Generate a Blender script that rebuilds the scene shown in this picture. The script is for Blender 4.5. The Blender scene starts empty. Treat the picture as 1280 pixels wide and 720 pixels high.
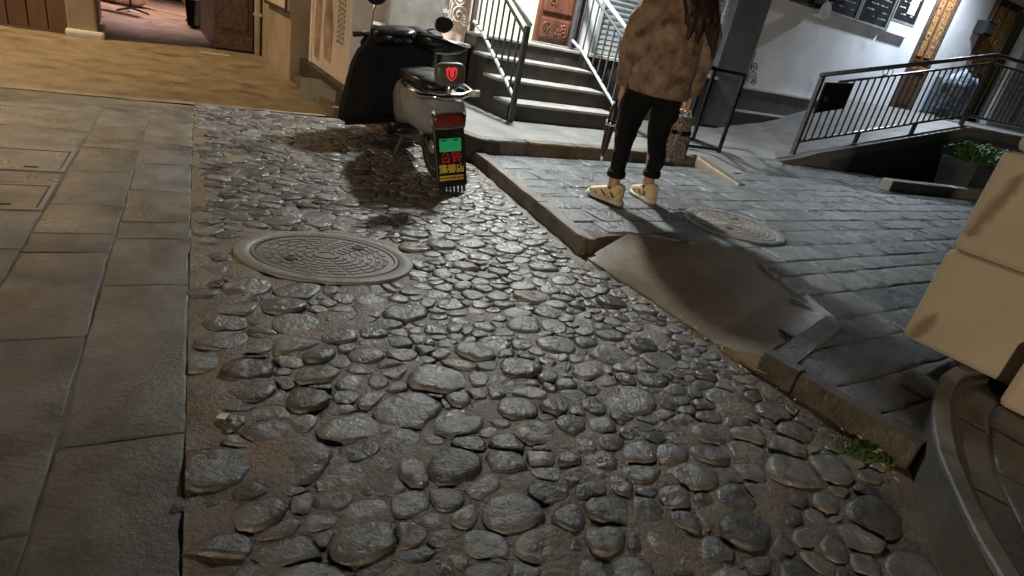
import bpy, bmesh, math, random
from mathutils import Vector, Matrix, noise
R = math.radians
random.seed(7)
SC = bpy.context.scene
COL = SC.collection

# ------------------------------------------------------------------ camera
cam = bpy.data.cameras.new('camera'); camo = bpy.data.objects.new('camera', cam); COL.objects.link(camo)
PITCH, ROLL, CAMZ = R(24.5), R(12.0), 1.08
Fv = Vector((0, math.cos(PITCH), -math.sin(PITCH))); Uv = Vector((0, math.sin(PITCH), math.cos(PITCH))); Rv = Vector((1, 0, 0))
Xv = math.cos(ROLL)*Rv + math.sin(ROLL)*Uv; Yv = -math.sin(ROLL)*Rv + math.cos(ROLL)*Uv
m = Matrix.Identity(4)
for i in range(3):
    m[i][0] = Xv[i]; m[i][1] = Yv[i]; m[i][2] = -Fv[i]
m[2][3] = CAMZ
camo.matrix_world = m
cam.sensor_width = 36; cam.lens = 740/1280*36; cam.clip_start = .02; cam.clip_end = 2000
SC.camera = camo
# ------------------------------------------------------------------ night sky, moon, exposure
W = bpy.data.worlds.new('World'); SC.world = W; W.use_nodes = True
nt = W.node_tree; bg = nt.nodes['Background']
sky = nt.nodes.new('ShaderNodeTexSky'); sky.sky_type = 'NISHITA'; sky.sun_disc = False
sky.sun_elevation = R(4); sky.sun_rotation = R(200)
nt.links.new(sky.outputs[0], bg.inputs[0]); bg.inputs[1].default_value = .0014
sl = bpy.data.lights.new('moon', 'SUN'); sl.energy = .006; sl.angle = R(.5); sl.color = (1, .95, .85)
so = bpy.data.objects.new('moon', sl); COL.objects.link(so); so.rotation_euler = (R(86), 0, R(-20))
vs = SC.view_settings; vs.view_transform = 'Standard'; vs.look = 'None'; vs.exposure = 0; vs.gamma = 1; vs.use_curve_mapping = False

# ------------------------------------------------------------------ helpers
class MB:
    def __init__(s): s.v = []; s.f = []; s.m = []
    def add(s, vs_, fs, mi=0):
        o = len(s.v); s.v += [tuple(p) for p in vs_]; s.f += [tuple(i+o for i in f) for f in fs]; s.m += [mi]*len(fs); return s
    def box(s, c, d, rot=None, mi=0):
        x, y, z = d[0]/2, d[1]/2, d[2]/2
        ps = [Vector((sx*x, sy*y, sz*z)) for sz in (-1, 1) for sx, sy in ((-1, -1), (1, -1), (1, 1), (-1, 1))]
        if rot: ps = [rot @ p for p in ps]
        c = Vector(c)
        return s.add([p+c for p in ps], [(3, 2, 1, 0), (4, 5, 6, 7), (0, 1, 5, 4), (1, 2, 6, 5), (2, 3, 7, 6), (3, 0, 4, 7)], mi)
    def bb(s, x0, x1, y0, y1, z0, z1, mi=0):
        return s.box(((x0+x1)/2, (y0+y1)/2, (z0+z1)/2), (x1-x0, y1-y0, z1-z0), mi=mi)
    def rings(s, rs, cap=True, mi=0, closed=False):
        n = len(rs[0]); vs_ = [p for r in rs for p in r]; fs = []
        k = len(rs)
        for i in range(k if closed else k-1):
            for j in range(n):
                a = i*n+j; b = i*n+(j+1) % n; c = ((i+1) % k)*n+(j+1) % n; d = ((i+1) % k)*n+j
                fs.append((a, b, c, d))
        if cap and not closed:
            fs.append(tuple(range(n))[::-1]); fs.append(tuple((k-1)*n+j for j in range(n)))
        return s.add(vs_, fs, mi)
    def tube(s, path, r, n=8, mi=0, cap=True, flat=1.0, closed=False):
        path = [Vector(p) for p in path]; k = len(path)
        rr = r if isinstance(r, (list, tuple)) else [r]*k
        rs = []; up = Vector((0, 0, 1)); prev = None
        for i, p in enumerate(path):
            if closed: t = path[(i+1) % k]-path[i-1]
            else: t = path[min(i+1, k-1)]-path[max(i-1, 0)]
            t.normalize()
            if prev is None:
                a = up if abs(t.z) < .9 else Vector((0, 1, 0))
                x = t.cross(a).normalized()
            else:
                x = (prev-t*prev.dot(t)); x = x.normalized() if x.length > 1e-6 else t.orthogonal().normalized()
            prev = x; y = t.cross(x)
            rs.append([p+x*(rr[i]*math.cos(2*math.pi*j/n))+y*(rr[i]*flat*math.sin(2*math.pi*j/n)) for j in range(n)])
        return s.rings(rs, cap, mi, closed)
    def lathe(s, prof, n=20, c=(0, 0, 0), rot=None, mi=0, sx=1, sy=1):
        c = Vector(c); rs = []
        for r, z in prof:
            ring = [Vector((r*sx*math.cos(2*math.pi*j/n), r*sy*math.sin(2*math.pi*j/n), z)) for j in range(n)]
            rs.append([(rot @ p if rot else p)+c for p in ring])
        return s.rings(rs, True, mi)
    def prism(s, poly, z0, z1, mi=0):
        a = sum(poly[i][0]*poly[(i+1) % len(poly)][1]-poly[(i+1) % len(poly)][0]*poly[i][1] for i in range(len(poly)))
        if a < 0: poly = poly[::-1]
        zz = lambda z, p: z(p) if callable(z) else z
        return s.rings([[(p[0], p[1], zz(z0, p)) for p in poly], [(p[0], p[1], zz(z1, p)) for p in poly]], True, mi)
    def mesh(s, name, mats):
        me = bpy.data.meshes.new(name); me.from_pydata(s.v, [], s.f)
        for q in (mats if isinstance(mats, (list, tuple)) else [mats]): me.materials.append(q)
        if any(s.m): me.polygons.foreach_set('material_index', s.m)
        bm = bmesh.new(); bm.from_mesh(me); bmesh.ops.recalc_face_normals(bm, faces=bm.faces); bm.to_mesh(me); bm.free()
        return me
    def build(s, name, mats, parent=None, smooth=False, bevel=0, label=None, kind=None, autos=False):
        return link(name, s.mesh(name, mats), parent, smooth, bevel, label, kind, autos)

def link(name, me, parent=None, smooth=False, bevel=0, label=None, kind=None, autos=False):
    o = bpy.data.objects.new(name, me); COL.objects.link(o)
    if smooth or autos: me.polygons.foreach_set('use_smooth', [True]*len(me.polygons))
    if autos and not smooth:
        try: me.set_sharp_from_angle(angle=R(40))
        except Exception: pass
    if parent: o.parent = parent
    if bevel:
        b = o.modifiers.new('bevel', 'BEVEL'); b.width = bevel; b.segments = 2; b.limit_method = 'ANGLE'
    if label: o['label'] = label
    if kind: o['kind'] = kind
    return o

def tag(o, label, cat, group=None, kind=None):
    o['label'] = label; o['category'] = cat
    if group: o['group'] = group
    if kind: o['kind'] = kind
    return o
def thing(name, label, cat, loc=(0, 0, 0), rz=0, group=None):
    o = bpy.data.objects.new(name, None); COL.objects.link(o); o.location = loc; o.rotation_euler = (0, 0, rz); o.empty_display_size = .1
    return tag(o, label, cat, group)
def struct(o): o['kind'] = 'structure'; return o
def copy_tree(o, parent=None):
    c = o.copy(); COL.objects.link(c); c.parent = parent
    for ch in list(o.children): copy_tree(ch, c)
    return c

# ---- materials
MATS = {}
def mat(name, col, rough=.6, col2=None, scale=6, bump=0, bscale=40, rrange=.15, rnd=0, metal=0, spots=None, stretch=(1, 1, 1), detail=6, spec=.5, coat=0, bdist=.01, ramp=(.35, .65), trans=0):
    M = bpy.data.materials.new(name); M.use_nodes = True; n = M.node_tree.nodes; l = M.node_tree.links
    b = n['Principled BSDF']; b.inputs['Metallic'].default_value = metal; b.inputs['Specular IOR Level'].default_value = spec
    if coat: b.inputs['Coat Weight'].default_value = coat; b.inputs['Coat Roughness'].default_value = .15
    tc = n.new('ShaderNodeTexCoord'); mp = n.new('ShaderNodeMapping'); mp.inputs['Scale'].default_value = stretch
    l.new(tc.outputs['Object'], mp.inputs[0])
    vec = mp.outputs[0]
    if rnd:
        oi = n.new('ShaderNodeObjectInfo'); ge = n.new('ShaderNodeNewGeometry')
        ad = n.new('ShaderNodeMath'); ad.operation = 'ADD'; l.new(oi.outputs['Random'], ad.inputs[0]); l.new(ge.outputs['Random Per Island'], ad.inputs[1])
        fr = n.new('ShaderNodeMath'); fr.operation = 'FRACT'; l.new(ad.outputs[0], fr.inputs[0])
        wn = n.new('ShaderNodeTexWhiteNoise'); wn.noise_dimensions = '1D'; l.new(fr.outputs[0], wn.inputs['W'])
        av = n.new('ShaderNodeVectorMath'); av.operation = 'MULTIPLY_ADD'; l.new(wn.outputs['Color'], av.inputs[0]); av.inputs[1].default_value = (9, 9, 9); l.new(mp.outputs[0], av.inputs[2]); vec = av.outputs[0]
    nz = n.new('ShaderNodeTexNoise'); nz.inputs['Scale'].default_value = scale; nz.inputs['Detail'].default_value = detail; nz.inputs['Roughness'].default_value = .62; l.new(vec, nz.inputs['Vector'])
    cr = n.new('ShaderNodeValToRGB'); c2 = col2 or tuple(x*.72 for x in col)
    cr.color_ramp.elements[0].position = ramp[0]; cr.color_ramp.elements[1].position = ramp[1]
    cr.color_ramp.elements[0].color = (*c2, 1); cr.color_ramp.elements[1].color = (*col, 1)
    l.new(nz.outputs[0], cr.inputs[0]); out = cr.outputs[0]
    if spots:
        sc_, colr, thr = spots
        n2 = n.new('ShaderNodeTexNoise'); n2.inputs['Scale'].default_value = sc_; n2.inputs['Detail'].default_value = 4; l.new(vec, n2.inputs['Vector'])
        r2 = n.new('ShaderNodeValToRGB'); r2.color_ramp.elements[0].position = thr; r2.color_ramp.elements[1].position = min(1, thr+.1); l.new(n2.outputs[0], r2.inputs[0])
        mx = n.new('ShaderNodeMix'); mx.data_type = 'RGBA'; l.new(r2.outputs[0], mx.inputs[0]); l.new(out, mx.inputs[6]); mx.inputs[7].default_value = (*colr, 1); out = mx.outputs[2]
    if rnd:
        hs = n.new('ShaderNodeHueSaturation'); mr = n.new('ShaderNodeMapRange'); mr.inputs[3].default_value = 1-rnd; mr.inputs[4].default_value = 1+rnd
        l.new(wn.outputs['Value'], mr.inputs[0]); l.new(mr.outputs[0], hs.inputs['Value']); l.new(out, hs.inputs['Color'])
        sp = n.new('ShaderNodeSeparateColor'); l.new(wn.outputs['Color'], sp.inputs[0]); m2 = n.new('ShaderNodeMapRange'); m2.inputs[3].default_value = .2; m2.inputs[4].default_value = 1.3
        l.new(sp.outputs[1], m2.inputs[0]); l.new(m2.outputs[0], hs.inputs['Saturation']); out = hs.outputs[0]
    l.new(out, b.inputs['Base Color'])
    nr = n.new('ShaderNodeTexNoise'); nr.inputs['Scale'].default_value = scale*.6; nr.inputs['Detail'].default_value = 5; l.new(vec, nr.inputs['Vector'])
    rr = n.new('ShaderNodeMapRange'); rr.inputs[1].default_value = .3; rr.inputs[2].default_value = .7; rr.inputs[3].default_value = max(.03, rough-rrange); rr.inputs[4].default_value = min(1, rough+rrange)
    l.new(nr.outputs[0], rr.inputs[0]); l.new(rr.outputs[0], b.inputs['Roughness'])
    if bump:
        nb = n.new('ShaderNodeTexNoise'); nb.inputs['Scale'].default_value = bscale; nb.inputs['Detail'].default_value = 7; nb.inputs['Roughness'].default_value = .6; l.new(vec, nb.inputs['Vector'])
        bp = n.new('ShaderNodeBump'); bp.inputs['Strength'].default_value = bump; bp.inputs['Distance'].default_value = bdist; l.new(nb.outputs[0], bp.inputs['Height']); l.new(bp.outputs[0], b.inputs['Normal'])
    MATS[name] = M; return M

m_stone = mat('cobble stone', (.170, .168, .165), .27, (.078, .075, .071), 16, .6, 38, .22, rnd=.5, spots=(8, (.155, .118, .078), .57), bdist=.014, detail=9)
m_mud = mat('wet mud mortar', (.175, .135, .092), .38, (.09, .07, .05), 6, .8, 70, .2, spots=(2.2, (.21, .135, .09), .58), bdist=.010)
m_slab = mat('worn flagstone', (.168, .155, .132), .42, (.088, .08, .066), 7, .75, 60, .2, rnd=.16, spots=(3.2, (.078, .069, .054), .55), bdist=.008, detail=10)
m_slabj = mat('slab joint sand', (.15, .132, .10), .8, (.10, .09, .07), 12, .5, 90)
m_slate = mat('split slate paving', (.155, .165, .17), .36, (.075, .08, .083), 8, .85, 30, .2, rnd=.22, bdist=.018, detail=9)
m_slatej = mat('slate joint grit', (.07, .065, .06), .7, (.035, .033, .03), 14, .5, 90)
m_kerb = mat('brown kerb stone', (.17, .13, .088), .45, (.08, .062, .044), 7, .6, 45, .15, rnd=.15, spots=(4, (.08, .06, .045), .6))
m_kerbd = mat('damp dark kerb stone', (.105, .09, .07), .4, (.045, .038, .029), 9, .6, 45, .18, spots=(5, (.05, .055, .03), .6))
m_cem = mat('smooth wet cement', (.36, .34, .31), .42, (.22, .205, .185), 3, .25, 35, .18, spots=(1.7, (.15, .13, .11), .62))
m_wetcem = mat('damp cement apron', (.235, .195, .145), .24, (.14, .115, .084), 3, .35, 50, .18, spots=(4, (.16, .132, .097), .6), bdist=.006, detail=9)
m_platc = mat('pale cement platform', (.20, .197, .19), .5, (.135, .13, .122), 4, .3, 40, .15, spots=(2, (.2, .185, .16), .66))
m_far = mat('street concrete', (.33, .27, .185), .42, (.20, .16, .11), 5, .8, 55, .2, spots=(3.1, (.15, .12, .083), .57), detail=10, bdist=.010)
m_ground = mat('ground earth', (.12, .10, .08), .8, bump=.3)
m_iron = mat('cast iron lid', (.20, .185, .165), .5, (.15, .14, .125), 10, .4, 80, .12)
m_collar = mat('worn cement collar', (.25, .235, .21), .5, (.17, .16, .14), 8, .4, 50)
m_dark = mat('dark slot', (.012, .011, .01), .7)
m_steel = mat('dark painted steel', (.075, .082, .086), .32, (.05, .055, .06), 12, .1, 80)
m_grey = mat('grey painted steel', (.42, .45, .46), .35, (.3, .32, .33), 12)
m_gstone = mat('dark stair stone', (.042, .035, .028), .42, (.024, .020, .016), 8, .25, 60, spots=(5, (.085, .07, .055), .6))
m_tread = mat('stair tread stone', (.33, .32, .295), .45, (.22, .21, .19), 8, .25, 60)  # paler than the risers: light from above is put into the tread colour
m_pink = mat('pink plaster', (.55, .42, .35), .75, (.47, .36, .30), 4, .15, 60)
m_green = mat('pale green plaster', (.60, .66, .50), .7, (.52, .58, .44), 4, .12, 60)
m_white = mat('white plaster', (.76, .79, .83), .7, (.62, .65, .69), 2.5, .2, 50, spots=(1.6, (.5, .52, .54), .62), detail=9)
m_trim = mat('pale trim stone', (.62, .60, .55), .55, (.48, .46, .42), 8)
m_plinth = mat('dark plinth stone', (.070, .075, .082), .42, (.045, .048, .053), 7, .2, 60)
m_pillar = mat('dark grey render', (.10, .105, .11), .55, (.07, .074, .08), 5, .2, 60)
m_gpil = mat('grey pillar tile', (.24, .225, .20), .5, (.17, .16, .14), 6, .15)
m_tan = mat('tan plaster', (.36, .29, .21), .75, (.25, .20, .145), 3, .2, 40)
m_rwood = mat('red brown door wood', (.17, .065, .04), .38, (.075, .03, .02), 9, .45, 35, stretch=(1, 1, .25), bdist=.01)
m_gold = mat('golden carved wood', (.46, .27, .11), .45, (.16, .08, .03), 26, .9, 45, bdist=.02)
m_bwood = mat('dark carved wood', (.10, .055, .032), .42, (.04, .022, .014), 18, .8, 40, bdist=.02)
m_lwood = mat('reddish wall board', (.16, .075, .035), .55, (.09, .042, .022), 5, .3, 30, stretch=(1, 1, .2))
m_shut = mat('galvanised shutter', (.55, .60, .64), .32, (.42, .46, .5), 8, metal=.6)
m_black = mat('black plastic', (.012, .012, .013), .35, (.008, .008, .009), 10)
m_cloth = mat('black rain cover', (.008, .008, .009), .8, (.006, .006, .007), 8, .5, 14, bdist=.02, spec=.2)
m_gloss = mat('glossy black paint', (.008, .008, .009), .24, (.006, .006, .007), 8, spec=.35)
m_silver = mat('silver body paint', (.27, .275, .28), .32, (.22, .225, .23), 14, metal=.15)
m_chrome = mat('chrome', (.75, .75, .74), .14, (.65, .65, .65), 9, metal=1)
m_rubber = mat('tyre rubber', (.018, .017, .016), .7, bump=.3)
m_lens = mat('tail lamp lens', (.20, .025, .015), .15, (.10, .02, .012), 30)
m_plate = mat('green number plate', (.07, .90, .42), .45, (.025, .62, .24), 4)
m_red = mat('red lettering', (.72, .03, .05), .4)
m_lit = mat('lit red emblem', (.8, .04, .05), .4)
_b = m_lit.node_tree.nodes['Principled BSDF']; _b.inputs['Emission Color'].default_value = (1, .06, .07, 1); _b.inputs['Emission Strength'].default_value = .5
m_yel = mat('yellow lettering', (.85, .62, .10), .4)
m_pad = mat('backrest vinyl', (.12, .115, .10), .4, (.07, .066, .06), 9)
m_skin = mat('skin', (.48, .30, .21), .5, (.42, .25, .17), 6)
m_jack = mat('tie dye fleece', (.36, .25, .172), .9, (.105, .066, .047), 13, .8, 120, ramp=(.30, .68), spots=(12, (.095, .060, .044), .60), detail=4, bdist=.006)
m_trou = mat('black trousers', (.0055, .0055, .006), .85, (.004, .004, .0045), 10, .6, 12, bdist=.03, spec=.25)
m_hair = mat('dark brown hair', (.035, .020, .013), .45, (.018, .010, .007), 14, .5, 60, stretch=(1, 1, .15))
m_shoe = mat('cream trainer', (.74, .62, .38), .55, (.60, .47, .26), 14, spots=(26, (.10, .08, .06), .60))
m_sole = mat('white sole', (.70, .66, .56), .6)
m_shoed = mat('dark trainer panel', (.06, .045, .04), .6)
m_tweed = mat('plaid tweed', (.40, .36, .31), .8, (.07, .055, .05), 70, .3, 120, ramp=(.42, .58), detail=2, spots=(40, (.34, .14, .10), .6))
m_umb = mat('wine dark umbrella', (.035, .018, .02), .5, (.02, .012, .013), 9)
m_card = mat('beige cardboard', (.47, .405, .30), .7, (.40, .35, .262), 3, .1, 60, spots=(1.5, (.33, .26, .17), .62))
m_cardp = mat('pinkish cardboard', (.55, .42, .33), .7, (.47, .36, .28), 3, .1, 60)
m_tape = mat('brown tape', (.20, .115, .045), .35, (.15, .085, .035), 6)
m_blue = mat('navy tape', (.03, .035, .14), .4)
m_plant = mat('planter stone', (.11, .108, .088), .5, (.085, .08, .068), 5, .5, 40, spots=(3, (.07, .08, .045), .6))
m_rim = mat('planter rim cement', (.22, .22, .205), .42, (.10, .10, .09), 8, .5, 50)
m_pave2 = mat('planter paving', (.13, .125, .105), .35, (.075, .07, .06), 5, .6, 40, rnd=.2)
m_leaf = mat('fern leaf', (.12, .26, .065), .42, (.07, .16, .04), 12)
m_moss = mat('moss', (.10, .16, .035), .8, (.06, .10, .025), 30, .5, 90)
m_dry = mat('dry leaf', (.42, .40, .18), .6, (.30, .24, .10), 20)
m_paper = mat('paper scrap', (.78, .72, .62), .7)
m_board = mat('black chalkboard', (.022, .023, .026), .35, (.015, .016, .018), 5)
m_frame = mat('grey board frame', (.30, .31, .32), .5)
m_chalk = mat('chalk', (.42, .42, .42), .9)
m_cream = mat('cream pipe', (.62, .54, .40), .5, (.5, .43, .31), 6)
m_sign = mat('pale sign face', (.62, .53, .46), .5, (.54, .46, .39), 4)
m_fig = mat('printed figure', (.20, .12, .08), .5, (.42, .34, .28), 7)
m_signw = mat('sign edge', (.72, .63, .57), .5)
m_bglass = mat('blue grey glass', (.20, .25, .30), .12, (.15, .19, .24), 5)
m_bsack = mat('blue mottled sack', (.30, .40, .52), .6, (.06, .08, .11), 14, .4, 20, ramp=(.42, .58))
m_shade = mat('lamp shade enamel', (.12, .13, .13), .4)
m_bead = mat('white lamp face', (.80, .82, .84), .4)

# ------------------------------------------------------------------ lamps of the place (each sits under its own shade)
def lamp(name, label, loc, energy, color, radius, arm, group=None, spot=None):
    t = thing(name, label, 'lamp', loc, 0, group)
    MB().lathe([(.03, .16), (.05, .14), (.16, .05), (.165, .045), (.15, .05), (.03, .12)], 20).build('lamp_shade', m_shade, t, smooth=True)
    MB().tube([(0, 0, .15), (0, 0, .22), tuple(arm)], .016, 8).build('bracket', m_steel, t)
    li = bpy.data.lights.new('bulb', 'SPOT' if spot else 'POINT')
    if spot: li.spot_size = spot; li.spot_blend = .85
    li.energy = energy; li.color = color; li.shadow_soft_size = radius
    o = bpy.data.objects.new('bulb', li); COL.objects.link(o); o.parent = t; o.location = (0, 0, -.02)
    return t
A = R(35); E1 = Vector((math.cos(A), math.sin(A), 0)); E2 = Vector((-math.sin(A), math.cos(A), 0)); O0 = Vector((-.38, 5.62, 0))
def L(u, v, z=0): return O0 + E1*u + E2*v + Vector((0, 0, z))
lamp('wall_lamp', 'cool white lamp on a bracket above the stair foot, left of the roller shutter', L(.35, .42, 3.05), 1050, (.93, .97, .96), .11, E2*.66+Vector((0, 0, .3)), spot=R(152))
lamp('wall_lamp', 'warm sodium lamp on the wall by the passage at the far left', L(-4.3, 2.75, 3.4), 570, (1.0, .71, .39), .10, E2*.42+Vector((0, 0, .3)), spot=R(142))
lamp('wall_lamp', 'cool lamp on a bracket over the carved doors at the ramp head', L(8.1, .45, 3.5), 560, (.80, .89, 1.0), .08, E2*.62+Vector((0, 0, .3)), spot=R(158))
lamp('wall_lamp', 'pinkish lamp inside the covered passage', L(-2.7, 7.0, 2.5), 620, (1.0, .66, .62), .10, Vector((-.9, 0, .3)), spot=R(112))
lamp('wall_lamp', 'warm lamp far behind the photographer', (-2.2, -7.5, 1.9), 1700, (1.0, .80, .58), .12, Vector((-.9, 0, .3)))

# ------------------------------------------------------------------ 2D helpers
def clip_half(poly, n, d):
    out = []
    for i in range(len(poly)):
        a = poly[i]; b = poly[(i+1) % len(poly)]
        da = a[0]*n[0]+a[1]*n[1]-d; db = b[0]*n[0]+b[1]*n[1]-d
        if da <= 0: out.append(a)
        if (da < 0 < db) or (db < 0 < da):
            t = da/(da-db); out.append((a[0]+(b[0]-a[0])*t, a[1]+(b[1]-a[1])*t))
    return out
def clip_convex(poly, quad):
    ar = sum(quad[i][0]*quad[(i+1) % len(quad)][1]-quad[(i+1) % len(quad)][0]*quad[i][1] for i in range(len(quad)))
    if ar < 0: quad = quad[::-1]
    for i in range(len(quad)):
        a = quad[i]; b = quad[(i+1) % len(quad)]
        n = (b[1]-a[1], -(b[0]-a[0])); poly = clip_half(poly, n, n[0]*a[0]+n[1]*a[1])
        if len(poly) < 3: return []
    return poly
def inside(p, poly):
    r = False
    for i in range(len(poly)):
        a = poly[i]; b = poly[i-1]
        if (a[1] > p[1]) != (b[1] > p[1]) and p[0] < (b[0]-a[0])*(p[1]-a[1])/(b[1]-a[1])+a[0]: r = not r
    return r
def area(poly): return abs(sum(poly[i][0]*poly[(i+1) % len(poly)][1]-poly[(i+1) % len(poly)][0]*poly[i][1] for i in range(len(poly))))/2
def cen(poly): return (sum(p[0] for p in poly)/len(poly), sum(p[1] for p in poly)/len(poly))
def camdist(x, y, z=0):                      # depth from the photographer, used to choose which stones show largest
    v = Vector((x, y, z-CAMZ)); w = v.dot(Fv)
    if w < .2: return None
    return w, v.dot(Xv)/w*740, v.dot(Yv)/w*740
def resample(poly, step, jit=0):
    out = []
    for i in range(len(poly)):
        a = Vector(poly[i]); b = Vector(poly[(i+1) % len(poly)]); n = max(1, int((b-a).length/step))
        for k in range(n):
            p = a+(b-a)*(k/n)
            if jit: p = p+Vector((random.uniform(-jit, jit), random.uniform(-jit, jit)))
            out.append((p.x, p.y))
    return out
def inset(poly, d):
    c = cen(poly); out = []
    n = len(poly)
    sgn = 1 if sum(poly[i][0]*poly[(i+1) % n][1]-poly[(i+1) % n][0]*poly[i][1] for i in range(n)) > 0 else -1
    for i in range(n):
        a = Vector(poly[i-1]); b = Vector(poly[i]); e = Vector(poly[(i+1) % n])
        t = (e-a); 
        if t.length < 1e-9: out.append(poly[i]); continue
        t.normalize(); nn = Vector((-t.y, t.x))*sgn
        out.append((b.x+nn.x*d, b.y+nn.y*d))
    sa = lambda P: sum(P[i][0]*P[(i+1) % n][1]-P[(i+1) % n][0]*P[i][1] for i in range(n))*sgn
    bad = sa(out) < .3*sa(poly) or any((Vector(out[(i+1) % n])-Vector(out[i])).dot(Vector(poly[(i+1) % n])-Vector(poly[i])) < 0 for i in range(n))
    if bad: out = [(c[0]+(p[0]-c[0])*.975, c[1]+(p[1]-c[1])*.975) for p in poly]
    return out
def slab(poly, ztop, thick, name, material, parent, gap=.008, jit=.004, edge=.012, tilt=.004, rough=0.0):
    """one flagstone: chipped outline, rounded arris, slightly tilted top"""
    p = resample(inset(poly, gap), .075, jit)
    if len(p) < 4: return None
    c = cen(p); tx, ty = random.uniform(-tilt, tilt)*2, random.uniform(-tilt, tilt)*2; dz = random.uniform(-tilt, tilt)
    zt = lambda q: ztop+dz+tx*(q[0]-c[0])+ty*(q[1]-c[1])+(noise.noise(Vector((q[0]*9, q[1]*9, 3)))*rough)
    q = inset(p, edge); q2 = inset(p, edge*3.2)
    b = MB()
    b.rings([[(a[0]-c[0], a[1]-c[1], ztop-thick) for a in p], [(a[0]-c[0], a[1]-c[1], zt(a)-.006) for a in p],
             [(a[0]-c[0], a[1]-c[1], zt(a)-.001) for a in q], [(a[0]-c[0], a[1]-c[1], zt(a)) for a in q2]], cap=True)
    o = b.build(name, material, parent, smooth=True); o.location = (c[0], c[1], 0)
    if o.data.polygons[-1].normal.z < 0: o.data.flip_normals()
    return o

# ------------------------------------------------------------------ ground
struct(MB().prism([(-300, -300), (300, -300), (300, 300), (-300, 300)], -.3, -.09).build('ground', m_ground))
# far street: smooth concrete lit by the sodium lamp
def sheet(poly, z, step, amp, name, material, fq=6):
    xs = [p[0] for p in poly]; ys = [p[1] for p in poly]; b = MB(); idx = {}
    nx = int((max(xs)-min(xs))/step)+1; ny = int((max(ys)-min(ys))/step)+1
    x0, y0 = min(xs), min(ys); bm = bmesh.new()
    for i in range(nx):
        for j in range(ny):
            cell = [(x0+i*step, y0+j*step), (x0+(i+1)*step, y0+j*step), (x0+(i+1)*step, y0+(j+1)*step), (x0+i*step, y0+(j+1)*step)]
            k = [inside(q, poly) for q in cell]
            if not any(k): continue
            cp = cell if all(k) else clip_convex(poly, cell)
            if len(cp) < 3: continue
            f = []
            for q in cp:
                key = (round(q[0], 4), round(q[1], 4))
                if key not in idx:
                    zz = z(q) if callable(z) else z
                    idx[key] = bm.verts.new((q[0], q[1], zz+amp*noise.fractal(Vector((q[0]*fq, q[1]*fq, 1.3)), 1, 2, 3)))
                if idx[key] not in f: f.append(idx[key])
            if len(f) > 2:
                try: bm.faces.new(f)
                except ValueError: pass
    bmesh.ops.recalc_face_normals(bm, faces=bm.faces)
    for f in bm.faces:
        if f.normal.z < 0: f.normal_flip()
    me = bpy.data.meshes.new(name); bm.to_mesh(me); bm.free(); me.materials.append(material)
    return link(name, me, None, True)
far_poly = [tuple(L(u, v)[:2]) for u, v in ((-1.35, .34), (-1.35, 4.2), (-1.9, 4.3), (-1.9, 14), (-4.6, 14), (-4.6, 4.2), (-9, 4.2), (-9, .34))]
struct(sheet(far_poly, -.001, .12, .006, 'street', m_far, 5))

# ------------------------------------------------------------------ cobbled lane: every stone its own piece, bedded in mud
lane = [(-.12, .10), (-.50, .75), (-2.66, 4.46), (-2.57, 4.50), (-1.63, 5.05), (-1.0, 4.72), (-.52, 4.50), (.29, 2.96), (.38, 2.86), (.60, 2.62), (.77, 2.41), (.99, 2.03), (1.34, 1.63), (1.30, 1.40), (1.21, 1.12), (1.22, .60), (1.0, .10)]
road = struct(sheet([(-.12, .10), (-.50, .75), (-2.66, 4.46), (-2.57, 4.52), (-1.55, 5.10), (-1.0, 4.80), (-.45, 4.60), (.36, 3.02), (.45, 2.90), (.82, 2.46), (1.05, 2.08), (1.42, 1.66), (1.40, 1.40), (1.3, 1.12), (1.3, .60), (1.1, .10)], lambda p: -.0012+.0036*max(0, min(1, (2.4-p[1])/1.2)), .04, .011, 'cobbled_lane', m_mud, 11))
SX = Vector((.86, .51)); TX = Vector((-.51, .86)); ANI = 1.30
def st(p): v = Vector(p); return Vector((v.dot(SX), v.dot(TX)*ANI))
def unst(q): v = SX*q.x + TX*(q.y/ANI); return (v.x, v.y)
MH = ((-.80, 2.28), .37, .26, R(14))         # oval manhole collar in the lane
def in_mh(p, k=1.0):
    dx, dy = p[0]-MH[0][0], p[1]-MH[0][1]; c, s = math.cos(MH[3]), math.sin(MH[3])
    return ((dx*c+dy*s)/(MH[1]*k))**2+((-dx*s+dy*c)/(MH[2]*k))**2 < 1
pts = []
rng = random.Random(11)
grid = {}
for n_ in range(80000):
    x, y = rng.uniform(-3, 1.5), rng.uniform(.3, 5.1)
    if not inside((x, y), lane) or in_mh((x, y), 1.12): continue
    r = rng.choice((.040, .050, .058, .066, .075, .086, .105)) * (1.12 if y < 1.7 else .92) * (1.0 if y < 3 else .95) * 1.0
    q = st((x, y)); ok = True; gx, gy = int(q.x/.14), int(q.y/.14)
    for i in range(gx-1, gx+2):
        for j in range(gy-1, gy+2):
            for (q2, r2, _) in grid.get((i, j), ()):
                if (q2-q).length < .60*(r+r2): ok = False; break
            if not ok: break
        if not ok: break
    if ok:
        e = (q, r, (x, y)); grid.setdefault((gx, gy), []).append(e); pts.append(e)
lane_st = [tuple(st(p)) for p in lane]
stones = []
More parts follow.
